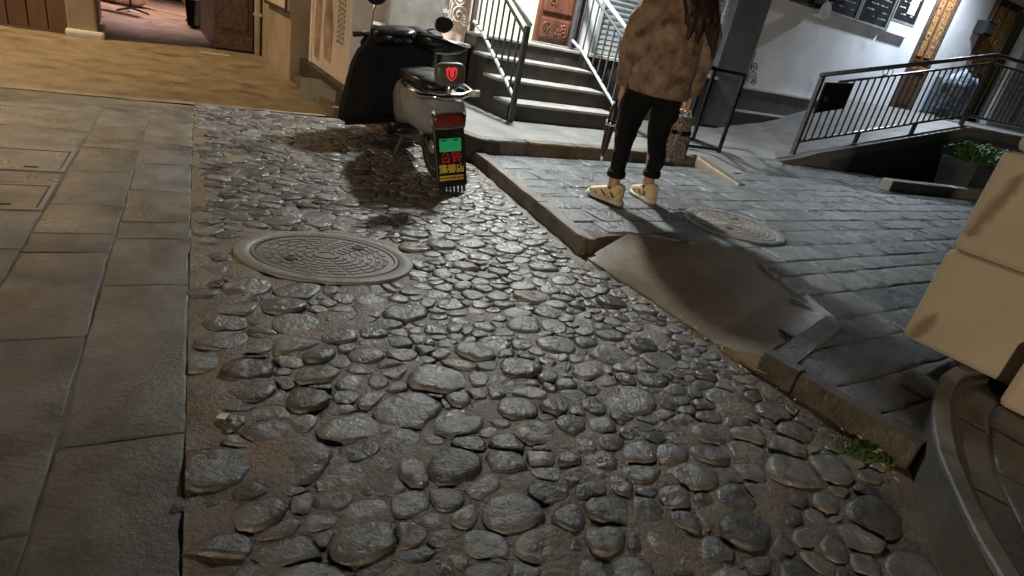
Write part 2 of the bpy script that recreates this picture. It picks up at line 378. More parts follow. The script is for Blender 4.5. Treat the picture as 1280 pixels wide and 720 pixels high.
for (q, r, xy) in pts:
    poly = [(q.x-.22, q.y-.22), (q.x+.22, q.y-.22), (q.x+.22, q.y+.22), (q.x-.22, q.y+.22)]
    gx, gy = int(q.x/.14), int(q.y/.14)
    for i in range(gx-3, gx+4):
        for j in range(gy-3, gy+4):
            for (q2, r2, _) in grid.get((i, j), ()):
                if q2 is q: continue
                d = q2-q; n = (d.x, d.y); rhs = (q2.length_squared-q.length_squared-(r2*r2-r*r)*.9)/2
                poly = clip_half(poly, n, rhs)
                if len(poly) < 3: break
    if len(poly) < 3: continue
    poly = [unst(Vector(p)) for p in poly]
    # muddy front-right of the lane has wider gaps, the back is tight
    mud = max(0, min(1, (2.0-xy[1])/1.0))*max(0, min(1, (xy[0]+.25)/.5))
    gap = rng.uniform(.001, .0040)+.007*mud*rng.random()
    poly = inset(poly, gap)
    for k in range(1):                       # round the corners
        poly = [c for i in range(len(poly)) for c in ((poly[i][0]*.75+poly[(i+1) % len(poly)][0]*.25, poly[i][1]*.75+poly[(i+1) % len(poly)][1]*.25), (poly[i][0]*.25+poly[(i+1) % len(poly)][0]*.75, poly[i][1]*.25+poly[(i+1) % len(poly)][1]*.75))]
    c = cen(poly); mx = max((Vector(p)-Vector(c)).length for p in poly)
    keep = [p for p in poly if inside(p, lane) and not in_mh(p, 1.03)]
    if len(keep) < len(poly)*.55: continue
    # 14 radial samples of the outline, pulled inside the lane
    N = 14; ring = []
    for k in range(N):
        a = 2*math.pi*k/N; dirv = Vector((math.cos(a), math.sin(a))); best = 9
        for i in range(len(poly)):
            p0 = Vector(poly[i])-Vector(c); p1 = Vector(poly[(i+1) % len(poly)])-Vector(c); e = p1-p0
            den = dirv.x*e.y-dirv.y*e.x
            if abs(den) < 1e-9: continue
            t = (p0.x*e.y-p0.y*e.x)/den; s = (p0.x*dirv.y-p0.y*dirv.x)/den
            if t > 0 and -.001 <= s <= 1.001: best = min(best, t)
        if best > 8: best = .04
        while best > .012:
            w = (c[0]+dirv.x*best, c[1]+dirv.y*best)
            if inside(w, lane) and not in_mh(w, 1.03): break
            best *= .88
        ring.append(best)
    rad = sum(ring)/N
    if rad < .014: continue
    stones.append((c, ring, rad))
def stone_mb(c, ring, rad, rg):
    N = len(ring); near = max(0, min(1, (3.2-c[1])/1.6))
    h = rg.uniform(.005, .0105)*(.8+.4*near)*min(1.35, rad/.05)
    tx, ty = rg.uniform(-.11, .11), rg.uniform(-.11, .11); ph = rg.uniform(0, 99)
    ox, oy = rg.uniform(-.24, .24), rg.uniform(-.24, .24); h *= rg.choice((.55, .8, 1, 1, 1.25))
    prof = [(1.0, -.9), (.985, .15), (.92, .70), (.78, .95), (.40, 1.0)]
    rs = []
    for f, z in prof:
        r_ = []
        for k in range(N):
            a = 2*math.pi*k/N; rr = ring[k]*f*(1+.13*noise.noise(Vector((math.cos(a)*1.7, math.sin(a)*1.7, ph+f*2))))
            x = rr*math.cos(a)+ox*rad*(1-f); y = rr*math.sin(a)+oy*rad*(1-f)
            zz = h*z+(tx*x+ty*y)*max(0, z)+(z > .3)*h*(.50*noise.noise(Vector((x/rad*1.3, y/rad*1.3, ph)))+.12*noise.noise(Vector((x*45, y*45, ph))))
            r_.append((x, y, zz))
        rs.append(r_)
    return MB().rings(rs, True)
rank = []
for s in stones:
    d = camdist(s[0][0], s[0][1])
    if d is None: continue
    seen = abs(d[1]) < 640+60 and abs(d[2]) < 360+60
    rank.append((-(s[2]**2)/(d[0]**2*d[0]) if seen else 1, s))
rank.sort(key=lambda t: t[0])
rest = MB()
for i, (k, s) in enumerate(rank):
    b = stone_mb(*s, rng)
    if i < 298 and k < 0:
        o = b.build('cobblestone', m_stone, road, smooth=True); o.location = (s[0][0], s[0][1], .001)
    else:
        rest.add([(p[0]+s[0][0], p[1]+s[0][1], p[2]+.001) for p in b.v], b.f)
rest.build('cobblestones', m_stone, road, smooth=True, kind='stuff')
print('stones', len(rank))

# ------------------------------------------------------------------ flagstone path on the left
SE0 = Vector((-.5, .75)); ST = Vector((-.503, .864)); SP = Vector((-.864, -.503))
def sp(p, t): q = SE0+SP*p+ST*t; return (q.x, q.y)
path_poly = [sp(-.02, -1.0), sp(-.004, 4.24), tuple(L(-3.6, .34)[:2]), tuple(L(-9, .34)[:2]), sp(4.0, -1.0)]
path = struct(sheet(path_poly, -.0035, .08, .003, 'flagstone_path', m_slabj, 5))
def row(p0, p1, ts, skip=()):
    for k in range(len(ts)-1):
        if k in skip: continue
        q = [sp(p0, ts[k]), sp(p1, ts[k]), sp(p1, ts[k+1]), sp(p0, ts[k+1])]
        q = clip_convex(q, [sp(0, -1), sp(0, 4.22), sp(4, 2.6), sp(4, -1)])
        if len(q) > 2 and area(q) > .01: slab(q, 0, .05, 'flagstone', m_slab, path, gap=.0022, jit=.003, edge=.003, tilt=.0008, rough=.002)
row(0, .262, [-.5, .43, 1.245, 1.66, 1.84, 2.24, 2.68, 3.1, 3.62, 4.3])
row(.262, .53, [-.6, .18, .92, 1.52, 1.70, 2.02, 2.5, 2.92, 3.4, 3.9, 4.3])
row(.53, 1.16, [-.2, .5, 1.1, 1.55, 1.93]); row(.53, 1.16, [2.27, 2.44]); row(.53, 1.16, [2.82, 3.25, 3.7, 4.2])
row(1.16, 1.75, [0, .8, 1.4, 1.9, 2.5, 3.0, 3.5, 4.0]); row(1.75, 2.4, [.5, 1.2, 1.9, 2.4, 3.1, 3.7, 4.1])
def hatch(t0, t1, label):
    c = sp(.845, (t0+t1)/2); t = thing('service_hatch', label, 'hatch cover', (c[0], c[1], 0), math.atan2(SP.y, SP.x), 'rectangular hatch covers')
    w, d = .62/2, (t1-t0)/2
    f = MB()
    f.bb(-w, w, -d, -d+.018, -.02, .003); f.bb(-w, w, d-.018, d, -.02, .003); f.bb(-w, -w+.018, -d+.018, d-.018, -.02, .003); f.bb(w-.018, w, -d+.018, d-.018, -.02, .003)
    f.build('frame', m_iron, t)
    MB().bb(-w+.024, w-.024, -d+.024, d-.024, -.03, .0005).build('lid', m_slab, t, bevel=.003)
    MB().bb(-w+.018, w-.018, -d+.018, d-.018, -.035, -.028).build('gap', m_dark, t)
    MB().bb(-.20, -.15, d-.065, d-.05, .001, .003).build('lift_slot', m_dark, t)
hatch(1.94, 2.26, 'stone-filled rectangular hatch cover at the left edge, nearer of the two')
hatch(2.45, 2.81, 'stone-filled rectangular hatch cover at the left edge, farther of the two')

# ------------------------------------------------------------------ manhole covers
def manhole(label, c, a, b, ang, z, mring, mlid, holes):
    t = thing('manhole_cover', label, 'manhole cover', (c[0], c[1], z), ang, 'manhole covers')
    s = b/a; n = 48
    def el(r, zz): return [(r*a*math.cos(2*math.pi*k/n), r*b*math.sin(2*math.pi*k/n), zz) for k in range(n)]
    MB().rings([el(1.0, -.03), el(.99, .002), el(.97, .006), el(.835, .006), el(.82, .001), el(.82, -.03)], False).build('collar', mring, t, smooth=True)
    MB().rings([el(.815, -.02), el(.812, .0065), el(.775, .0065), el(.77, -.006)], False).build('rim', mlid, t, autos=True)
    MB().rings([el(.765, -.03), el(.763, .001), el(.74, .003)], True).build('lid', mlid, t, autos=True)
    ribs = MB()
    for ri, r in enumerate((.22, .31, .40, .49, .58, .67)):
        k = int(r*34)
        for j in range(k):
            th = 2*math.pi*(j+.5*(ri % 2))/k; dt = math.pi/k*.78; P = []
            for zz, sh in ((.002, 0), (.0065, .006)):
                P.append([((rr)*a*math.cos(tt), (rr)*b*math.sin(tt), zz) for rr, tt in ((r-.032+sh, th-dt+sh), (r+.032-sh, th-dt+sh), (r+.032-sh, th+dt-sh), (r-.032+sh, th+dt-sh))])
            ribs.rings(P, True)
    ribs.build('tread_blocks', mlid, t, kind='stuff')
    MB().rings([el(.15, .002), el(.145, .009), el(.09, .009), el(.085, .005), el(.0001, .005)], False).build('boss', mlid, t, autos=True)
    for hx, hy in holes:
        MB().lathe([(.017, -.0), (.017, .0092)], 10, (hx*a, hy*b, 0), sx=1.6).build('lifting_hole', m_dark, t)
manhole('round iron manhole cover with pale cement collar set in the cobbled lane', MH[0], MH[1], MH[2], MH[3], .007, m_collar, m_iron, ((-.36, -.30), (.33, .42)))
manhole('round manhole cover among the slate slabs of the right pavement', (1.38, 3.94), .34, .34, R(35), .0845, m_slate, m_iron, ((-.4, -.2), (.38, .3)))

# ------------------------------------------------------------------ right pavement: slates, kerbs, cement apron
walk = [(-.44, 4.56), (.30, 3.07), (.58, 3.28), (1.31, 3.43), (1.45, 2.60), (1.052, 2.114), (1.425, 1.668), (1.52, 1.76), (1.70, 1.98), (2.0, 2.12), (2.6, 2.2), (4.2, 3.6), (7.5, 6.4), (7.4, 9.6), (4.9, 8.1), (2.9, 7.75), (2.2, 6.6), (1.72, 5.82), (1.47, 5.83), (-.10, 4.76)]
pav = struct(sheet([((p[0]+.03) if i in (4, 5) else p[0], p[1]) for i, p in enumerate(walk)], .0735, .10, .003, 'slate_pavement', m_slatej, 5))
rg = random.Random(5); polys = []; slivers = []
v0 = -6.2
while v0 < 1.6:
    hgt = rg.uniform(.15, .25); u0 = -2.0+rg.uniform(0, .3)
    while u0 < 9:
        wd = rg.uniform(.28, .56)
        j = lambda: rg.uniform(-.016, .016)
        quad = [tuple(L(u0+j(), v0)[:2]), tuple(L(u0+wd+j(), v0)[:2]), tuple(L(u0+wd+j(), v0+hgt)[:2]), tuple(L(u0+j(), v0+hgt)[:2])]
        q = clip_convex(walk, quad)
        if len(q) > 2 and .0001 < area(q) <= .004: slivers.append(q)
        if len(q) > 2 and area(q) > .004:
            c = cen(q)
            if (c[0]-1.38)**2+(c[1]-3.94)**2 > .24**2:
                d = camdist(c[0], c[1], .08); vis = d is not None and abs(d[1]) < 700 and abs(d[2]) < 420
                polys.append((d[0] if vis else 99, q))
        u0 += wd
    v0 += hgt
polys.sort(key=lambda t: t[0]); restp = MB(); npc = 0
for k, (d, q) in enumerate(polys):
    a_ = dict(gap=rg.uniform(.001, .005), jit=.006, edge=.007, tilt=.0022, rough=.0045)
    if k < 296 and d < 99: npc += 1; slab(q, .080+rg.choice((0, 0, .002, -.002)), .04, 'paving_slab', m_slate, pav, **a_)
    else:
        o = slab(q, .080, .04, 'paving_slab', m_slate, pav, **a_)
        if o:
            l_ = o.location; restp.add([(v.co.x+l_.x, v.co.y+l_.y, v.co.z) for v in o.data.vertices], [tuple(p.vertices) for p in o.data.polygons]); me_ = o.data; bpy.data.objects.remove(o); bpy.data.meshes.remove(me_)
for q in slivers: restp.prism(q, .04, .0788)
if restp.v: restp.build('paving_slabs', m_slate, pav, smooth=True, kind='stuff')
print('slabs', npc, len(polys))
def kerb_run(a, b, n, z0, z1, wd, side, material=m_kerb, lab='kerb_stone', parent=None):
    a = Vector(a); b = Vector(b); d = (b-a); ln = d.length; d.normalize(); nn = Vector((-d.y, d.x))*side
    for k in range(n):
        p = a+d*(ln*k/n+.003); q = a+d*(ln*(k+1)/n-.003)
        z1a = z1 if not callable(z1) else z1(k/n); z1b = z1 if not callable(z1) else z1((k+1)/n)
        o_ = random.uniform(-.004, .004)
        c = (p+q)/2
        P = [p+nn*o_, q+nn*o_, q+nn*(wd+o_), p+nn*(wd+o_)]
        N = 7; bm_ = MB(); rs = []
        for i in range(N):
            f = i/(N-1); e0 = P[0].lerp(P[1], f); e1 = P[3].lerp(P[2], f); zt = z1a+(z1b-z1a)*f
            w1 = random.uniform(-.004, .004); w2 = random.uniform(-.003, .003)
            cc = lambda t, z: ((e0.lerp(e1, t)-c).x, (e0.lerp(e1, t)-c).y, z)
            rs.append([cc(0-.06, z0), cc(w1/wd, zt-.018), cc(.12+w1/wd, zt+w2), cc(1, zt+w2*.5), cc(1, z0)])
        bm_.rings(rs, True)
        o = bm_.build(lab, material, parent, autos=True); o.location = (c.x, c.y, 0)
kerb = struct(bpy.data.objects.new('kerb', None)); COL.objects.link(kerb)
kerb_run((-.52, 4.52), (.31, 2.98), 3, -.04, .086, .085, 1, parent=kerb)
kerb_run((.335, 2.985), (.60, 3.28), 1, -.04, lambda f: .086-.02*f, .07, 1, parent=kerb)
kerb_run((1.005, 2.07), (1.10, 1.955), 1, -.04, .095, .06, 1, parent=kerb, material=m_kerbd)
kerb_run((1.105, 1.95), (1.375, 1.62), 1, -.04, .095, .06, 1, parent=kerb, material=m_kerbd)
kerb_run((-1.58, 5.10), (-.45, 4.50), 2, -.04, .182, .12, 1, parent=kerb)
kerb_run((-.445, 4.505), (-.11, 4.77), 1, -.04, .182, .12, 1, parent=kerb)
kerb_run((-.10, 4.775), (1.47, 5.845), 4, .04, .182, .12, 1, parent=kerb)
kerb_run((1.475, 5.84), (1.80, 5.40), 1, .04, lambda f: .182-.095*f, .10, 1, parent=kerb)
# dropped cement apron between the two kerbs
ap = [(.36, 2.90), (.47, 2.75), (.60, 2.62), (.70, 2.47), (.83, 2.31), (.93, 2.13), (1.0, 2.072), (1.09, 2.06), (1.54, 2.58), (1.44, 3.10), (1.38, 3.52), (.90, 3.45), (.62, 3.32)]
def apz(p):
    e0 = Vector((.36, 2.90)); e1 = Vector((1.02, 2.05)); d = (e1-e0).normalized(); dd = (Vector(p)-e0).dot(Vector((-d.y, d.x)))
    return .016+max(0, min(1, dd/.62))*.060
def poly_at(P, t):
    ds = [(Vector(P[k+1])-Vector(P[k])).length for k in range(len(P)-1)]; x = t*sum(ds)
    for k, d in enumerate(ds):
        if x <= d or k == len(ds)-1: return Vector(P[k]).lerp(Vector(P[k+1]), min(1, x/d))
        x -= d
outer = [(.355, 2.93), (.47, 2.76), (.60, 2.62), (.70, 2.47), (.83, 2.31), (.93, 2.14), (1.04, 2.06)]
inner_ = [(.60, 3.30), (.95, 3.44), (1.36, 3.50), (1.46, 3.05), (1.52, 2.60)]
NA, NB = 40, 14; gv = []; gf = []
for a in range(NA+1):
    p = poly_at(outer, a/NA); q = poly_at(inner_, a/NA)
    w = .014*noise.noise(Vector((a*.55, 0, 7)))
    for b_ in range(NB+1):
        t = b_/NB; c = p.lerp(q, t); e = (1-t)*(0 < a < NA)
        gv.append((c.x+w*e*.7, c.y+w*e*.7, .010+.072*max(0, (a/NA-.78)/.22)+(.069-.064*max(0, (a/NA-.78)/.22))*t+.0012*noise.noise(Vector((c.x*8, c.y*8, 2)))))
for a in range(NA):
    for b_ in range(NB):
        k = a*(NB+1)+b_; gf.append((k, k+NB+1, k+NB+2, k+1))
n0 = len(gv)
for a in range(NA+1): x, y, z = gv[a*(NB+1)]; gv.append((x-.004, y-.004, -.03))
for a in range(NA): gf.append((a*(NB+1), n0+a, n0+a+1, (a+1)*(NB+1)))
apb = MB(); apb.add(gv, gf)
apron = struct(apb.build('cement_apron', m_wetcem, autos=True))

kerb_run((1.035, 2.085), (1.47, 2.63), 2, .0, .0865, .10, -1, parent=kerb, lab='edging_stone', material=m_slate)
# platform in front of the stairs (pale wet cement)
pl = [(-1.50, 5.16), (-.43, 4.62), (-.13, 4.87), (1.50, 5.96), (1.80, 5.50), (2.1, 6.0), (2.6, 6.75), (2.9, 7.4), (3.4, 8.2), (4.0, 9.9), tuple(L(4.4, 1.08)[:2]), tuple(L(-1.6, 1.08)[:2]), (-1.86, 5.25)]
def plz(p):
    e0 = Vector((1.50, 5.96)); d = Vector((.82, .57)); k = max(0, (Vector(p)-e0).dot(Vector((.80, -.60))))
    return .180-min(.108, k*.31)
plat = struct(sheet(pl, plz, .09, .003, 'platform', m_platc, 4))
MB().rings([[(p[0], p[1], -.03) for p in resample(pl, .09)], [(p[0], p[1], plz(p)-.0005) for p in resample(pl, .09)]], False).build('platform_edge', m_platc, plat)

# ------------------------------------------------------------------ stairs
def grid_thing(name, label, cat, group=None): return thing(name, label, cat, (O0.x, O0.y, 0), A, group)
stair = grid_thing('staircase', 'dark stone staircase with pale worn tread edges rising to the carved door', 'staircase')
RZ, RN = .163, .28
for k in range(4):
    z1 = .18+RZ*(k+1); v1 = RN*k if k < 3 else RN*3
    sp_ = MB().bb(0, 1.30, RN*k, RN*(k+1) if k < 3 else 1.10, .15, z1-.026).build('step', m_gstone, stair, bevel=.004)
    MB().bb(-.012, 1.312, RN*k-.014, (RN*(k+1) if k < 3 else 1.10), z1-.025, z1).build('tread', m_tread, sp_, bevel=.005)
def handrail(label, u, top0, z0):
    t = grid_thing('stair_handrail', label, 'handrail', 'stair handrails')
    sl = RZ/RN
    vtop = 1.02
    P = lambda v, z: (u, v, z)
    MB().box((u, -.03, (z0+top0)/2), (.045, .045, top0-z0)).build('post', m_steel, t, bevel=.004)
    MB().box((u, vtop, .83+.42), (.045, .045, .84)).build('post', m_steel, t, bevel=.004)
    MB().tube([P(-.06, top0+.01), P(.80, top0+.45), P(vtop, top0+.55)], .024, 10).build('top_rail', m_grey, t, smooth=True)
    MB().tube([P(-.02, top0-.07), P(.80, top0+.37), P(vtop, top0+.47)], .014, 8).build('upper_bar', m_steel, t)
    MB().tube([P(-.02, .39), P(.80, .39+.80*sl), P(vtop, .93)], .017, 8).build('lower_bar', m_grey, t)
    for k in range(8):
        v = .09+k*.115; lo = .39+v*sl if v < .8 else .9
        MB().box((u, v, (lo+top0-.07+v*.53)/2), (.014, .014, top0-.07+v*.53-lo)).build('baluster', m_steel, t)
    return t
handrail('dark stair handrail on the left side of the steps, beside the scooter', .03, 1.00, .18)
handrail('grey stair handrail on the right side of the steps, beside the person', 1.27, 1.03, .18)

# ------------------------------------------------------------------ shop building behind the stairs
bld = grid_thing('shop_building', 'shop building with pink, pale green and white walls on a dark stone plinth', 'building')
V1 = 1.10
def wallp(u0, u1, z0, z1, m, v=V1, th=.2, name='wall', label=None): return MB().bb(u0, u1, v, v+th, z0, z1).build(name, m, bld, label=label)
wallp(-1.19, -.86, .76, 3.6, m_tan, label='tan wall panel')
wallp(-.28, .15, .70, 3.6, m_pink, label='pink wall panel')
wallp(.15, .80, .80, 3.6, m_green, label='pale green wall beside the door')
wallp(1.38, 1.62, .2, 3.6, m_white, label='white strip right of the door')
wallp(.80, 1.38, 2.85, 3.6, m_green)
wallp(1.62, 3.55, 2.9, 3.6, m_pillar)
wallp(4.25, 8.3, .2, 3.8, m_white, label='white wall with notice boards')
wallp(8.95, 10.2, .2, 3.8, m_white, label='white wall between the carved doors')
wallp(8.3, 8.95, 2.95, 3.8, m_white); wallp(10.2, 12.2, 2.95, 3.8, m_white); wallp(12.2, 16, .2, 3.8, m_white)
MB().bb(-.86, -.32, .98, 1.30, .2, 3.6).build('pillar', m_gpil, bld, bevel=.01, label='grey tiled pillar behind the scooter')
MB().bb(3.62, 4.24, .96, 1.30, .2, 3.6).build('pillar', m_pillar, bld, bevel=.01, label='dark grey pillar beside the roller shutter')
# plinth and its two pale trim bands
MB().bb(-1.19, -.87, 1.02, 1.30, .0, .52).build('plinth', m_plinth, bld); MB().bb(-1.19, -.87, 1.04, 1.30, .545, .735).build('plinth', m_plinth, bld)
MB().bb(-1.19, -.87, 1.0, 1.29, .52, .545).build('trim', m_trim, bld); MB().bb(-1.19, -.87, 1.01, 1.29, .735, .76).build('trim', m_trim, bld)
MB().bb(4.25, 9.0, 1.03, 1.095, .0, .43).build('plinth', m_gstone, bld); MB().bb(3.5, 9.0, 1.05, 1.094, .455, .745).build('plinth', m_plinth, bld)
MB().bb(3.2, 9.0, 1.00, 1.094, .43, .455).build('trim', m_trim, bld); MB().bb(4.3, 9.0, 1.02, 1.094, .745, .77).build('trim', m_trim, bld)
MB().bb(1.45, 3.62, .9, 1.10, .15, .80).build('plinth', m_gstone, bld); MB().bb(1.45, 3.62, .88, 1.10, .80, .83).build('trim', m_trim, bld)
MB().bb(-.30, -.03, .9, 1.10, .1, .68).build('plinth', m_gstone, bld); MB().bb(-.30, -.02, .88, 1.12, .68, .71).build('trim', m_trim, bld)
# roller shutter, slat by slat
shut = MB().bb(1.60, 1.66, 1.06, 1.14, .83, 2.9).build('roller_shutter', m_grey, bld)
MB().bb(3.56, 3.62, 1.06, 1.14, .83, 2.9).build('guide_rail', m_grey, shut)
slat0 = None
prof = [(0, 0), (-.012, .010), (-.020, .026), (-.012, .044), (0, .052), (.004, .026)]
sm = MB().rings([[(u, y, z) for y, z in prof] for u in (0, 1.90)], True).mesh('slat', m_shut)
for k in range(38):
    o = link('slat', sm, shut); o.location = (1.66, 1.10, .835+k*.0545)
# carved red-brown door at the head of the stairs
dr = MB().bb(.80, .84, 1.08, 1.14, .835, 2.85).bb(1.30, 1.38, 1.06, 1.14, .835, 2.85).bb(.84, 1.30, 1.08, 1.14, 2.78, 2.85).build('door', m_rwood, bld, bevel=.004, label='carved red brown door above the stairs')
MB().bb(.845, 1.295, 1.115, 1.15, .84, 2.77).build('door_leaf', m_rwood, dr)
for z0, z1 in ((.90, 1.10), (1.16, 1.75), (1.82, 2.05), (2.12, 2.7)):
    b = MB(); b.bb(.88, 1.26, 1.095, 1.114, z0, z1); b.build('panel', m_rwood, dr, bevel=.012)
    b = MB(); rg2 = random.Random(int(z0*100))
    for k in range(9):
        a0 = rg2.uniform(0, 6.3); cx, cz = .92+.30*rg2.random(), z0+.04+(z1-z0-.08)*rg2.random()
        b.tube([(cx+.045*(1-i/14)*math.cos(a0+i*.55), 1.092, cz+.045*(1-i/14)*math.sin(a0+i*.55)) for i in range(13)], .008, 5)
    b.build('carving', m_rwood, dr, smooth=True, kind='stuff')
MB().bb(.80, 1.40, 1.00, 1.10, .832, .850).build('threshold', m_tread, bld)
# golden lattice doors on the right
def carved(u0, u1, z0, z1, label):
    f = MB().bb(u0, u0+.05, 1.04, 1.14, z0, z1).bb(u1-.05, u1, 1.04, 1.14, z0, z1).bb(u0+.05, u1-.05, 1.04, 1.14, z1-.06, z1).build('door', m_bwood, bld, label=label, bevel=.005)
    um = (u0+u1)/2
    MB().bb(u0+.05, u1-.05, 1.10, 1.15, z0, z1-.06).build('door_leaf', m_bwood, f)
    MB().bb(um-.03, um+.03, 1.07, 1.099, z0, z1-.06).build('stile', m_rwood, f, bevel=.005)
    for a, b_ in ((u0+.06, um-.035), (um+.035, u1-.06)):
        MB().bb(a, b_, 1.075, 1.098, z0+.86, z1-.1).build('lattice_panel', m_gold, f, bevel=.012)
        MB().bb(a, b_, 1.08, 1.098, z0+.66, z0+.72).build('gilt_bar', m_gold, f, bevel=.006)
        MB().bb(a, b_, 1.08, 1.098, z0+.08, z0+.60).build('lower_panel', m_bwood, f, bevel=.015)
        b = MB()
        for k in range(22):
            cx = random.uniform(a+.03, b_-.03); cz = random.uniform(z0+.9, z1-.15); a0 = random.uniform(0, 6)
            b.tube([(cx+.028*(1-i/13)*math.cos(a0+i*.6), 1.072, cz+.028*(1-i/13)*math.sin(a0+i*.6)) for i in range(11)], .008, 5)
        b.build('carving', m_gold, f, smooth=True, kind='stuff')
    for z in (z0+.62, z0+.78): MB().bb(u0+.05, u1-.05, 1.06, 1.097, z, z+.035).build('cross_rail', m_rwood, f, bevel=.004)
carved(8.3, 8.95, .86, 2.95, 'carved door with golden lattice, behind the ramp railing')
carved(10.25, 11.2, .86, 2.95, 'carved golden door at the right end')
MB().bb(9.35, 10.1, 1.05, 1.098, .9, 1.5).build('window', m_bglass, bld, label='low blue grey glass panel behind the railing')
# drainpipe left of the pink wall
pt = grid_thing('drainpipe', 'white drainpipe between the grey pillar and the pink wall', 'pipe')
MB().tube([(-.30, 1.02, .72), (-.30, 1.02, 3.4)], .032, 12).build('pipe', m_trim, pt, smooth=True)
for z in (.95, 1.9): MB().bb(-.345, -.255, .98, 1.09, z, z+.03).build('clamp', m_grey, pt)
def scroll(label, u, v, z, s, m):
    t = grid_thing('iron_scroll', label, 'ornament', 'iron scroll ornaments')
    b = MB()
    b.tube([(u-s*.9, v, z), (u-s*.9, v, z+s*2.6)], .008, 6); b.build('bar', m, t)
    for cx, cz, r, sg in ((-.35, .55, .55, 1), (-.45, 1.45, .42, -1), (.1, .35, .33, -1)):
        b = MB(); b.tube([(u+s*(cx+r*(1-i/26)*math.cos(sg*i*.5)), v, z+s*(cz+r*(1-i/26)*math.sin(sg*i*.5))) for i in range(24)], .007, 6)
        b.build('curl', m, t, smooth=True)
scroll('wrought iron scroll on the pink wall left of the stairs', -.05, 1.075, .86, .17, m_trim)
scroll('small dark iron scroll in the corner beside the dark grey pillar', 4.55, 1.075, .80, .17, m_pillar)
# round lamp face on the white wall and the notice boards above
t = grid_thing('round_wall_light', 'unlit round white-faced drum fixture on the white wall below the boards', 'fixture')
RX = Matrix.Rotation(R(75), 3, 'X') @ Matrix.Rotation(R(0), 3, 'Z')
MB().lathe([(.085, -.13), (.10, -.12), (.10, .0)], 22, (5.32, .92, 1.92), Matrix.Rotation(R(90), 3, 'X')).build('drum', m_chrome, t, autos=True)
MB().lathe([(.112, .0), (.118, .008), (.112, .02), (.02, .026)], 22, (5.32, .92, 1.92), Matrix.Rotation(R(90), 3, 'X')).build('face', m_bead, t, autos=True)
MB().tube([(5.32, 1.0, 1.98), (5.32, 1.02, 2.2), (5.32, 1.07, 2.3)], .016, 8).build('mount', m_steel, t)
for i, (u0, u1, lab) in enumerate(((4.75, 5.40, 'leftmost dark notice board on the white wall above the round fixture'), (5.48, 6.25, 'dark notice board with chalky lines, second from the left on the white wall'), (6.33, 7.1, 'dark notice board with chalky lines, third from the left on the white wall'), (7.2, 7.85, 'dark and pale poster board, rightmost of the row on the white wall'))):
    z0 = 1.96 if i < 3 else 2.12
    t = grid_thing('notice_board', lab, 'notice board', 'notice boards on the white wall')
    MB().bb(u0, u1, 1.045, 1.075, z0, z0+.85).build('board', m_board, t)
    f = MB(); f.bb(u0-.03, u0, 1.035, 1.085, z0-.03, z0+.88).bb(u1, u1+.03, 1.035, 1.085, z0-.03, z0+.88).bb(u0, u1, 1.035, 1.085, z0-.03, z0).bb(u0, u1, 1.035, 1.085, z0+.85, z0+.88); f.build('frame', m_frame if i else m_plinth, t)
    b = MB(); rg2 = random.Random(i+3)
    for r_ in range(7):
        uu = u0+.08
        while uu < u1-.1:
            w = rg2.uniform(.02, .09)
            if rg2.random() < .6: b.bb(uu, min(uu+w, u1-.06), 1.042, 1.0445, z0+.09+r_*.085, z0+.09+r_*.085+rg2.uniform(.008, .02))
            uu += w+.02
    b.build('chalk_marks', m_chalk if i < 3 else m_signw, t, kind='stuff')
    if i == 3:
        MB().bb(u0+.32, u0+.55, 1.038, 1.0435, z0+.12, z0+.42).build('pale_sheet', m_signw, t)
        MB().bb(u0-.02, u1+.02, 1.04, 1.08, z0-.20, z0-.03).build('pale_lower_strip', m_white, t)
t = grid_thing('speaker_box', 'small black box mounted between the two carved doors', 'box')
MB().bb(9.80, 10.15, .88, 1.06, 2.30, 2.52).build('casing', m_black, t, bevel=.01); MB().bb(9.92, 10.02, 1.05, 1.095, 2.35, 2.45).build('bracket', m_steel, t); MB().bb(9.83, 10.12, .872, .879, 2.33, 2.49).build('grille', m_steel, t)

# ------------------------------------------------------------------ ramp with its railing
RA = R(28); P0 = Vector((3.01, 7.54, 0))
rd = Vector((math.cos(RA), math.sin(RA), 0)); rn = Vector((-rd.y, rd.x, 0))
def q3(s, n, z): return P0+rd*s+rn*n+Vector((0, 0, z))
RL, SL = 2.95, .225
ramp = thing('access_ramp', 'pale concrete access ramp with a dark side wall beside the white wall', 'ramp', tuple(P0), RA)
# local frame: x along railing, y to the wall
rs = [[(x, -.06, z0), (x, -.06, z1), (x, 2.2, z1w), (x, 2.2, z0)] for x, z0, z1, z1w in ((-.62, .03, .068, .17), (0, .06, .185, .20), (1.2, .1, .21+1.2*SL, .36), (RL, .1, .21+RL*SL, .86), (RL+4.5, .1, .21+RL*SL, .87))]
MB().rings(rs, True).build('ramp_slab', m_platc, ramp)
MB().rings([[(x, -.10, .0), (x, -.10, z-.13), (x, -.061, z-.13), (x, -.061, 0)] for x, z in ((.62, .21+.62*SL), (RL, .21+RL*SL), (RL+4.5, .21+RL*SL))], True).build('side_wall', m_pillar, ramp)
MB().rings([[(x, -.13, z-.128), (x, -.13, z-.012), (x, -.062, z-.012), (x, -.062, z-.128)] for x, z in ((-.45, .095), (0, .185), (.3, .21+.3*SL), (RL, .21+RL*SL), (RL+4.5, .21+RL*SL))], True).build('edge_beam', m_platc, ramp)
rail = thing('ramp_railing', 'dark metal railing with upright bars along the ramp', 'railing', tuple(P0), RA)
rail.location = (P0.x, P0.y, 0)
zr = lambda x: .30+min(x, RL)*SL if x < RL+.001 else .30+RL*SL
top = lambda x: 1.11+min(x, RL)*.228
def rpost(x, y=0, z0=None): MB().box((x, y, ((z0 if z0 is not None else zr(x)-.12)+top(x))/2), (.05, .05, top(x)-(z0 if z0 is not None else zr(x)-.12))).build('post', m_steel, rail, bevel=.004)
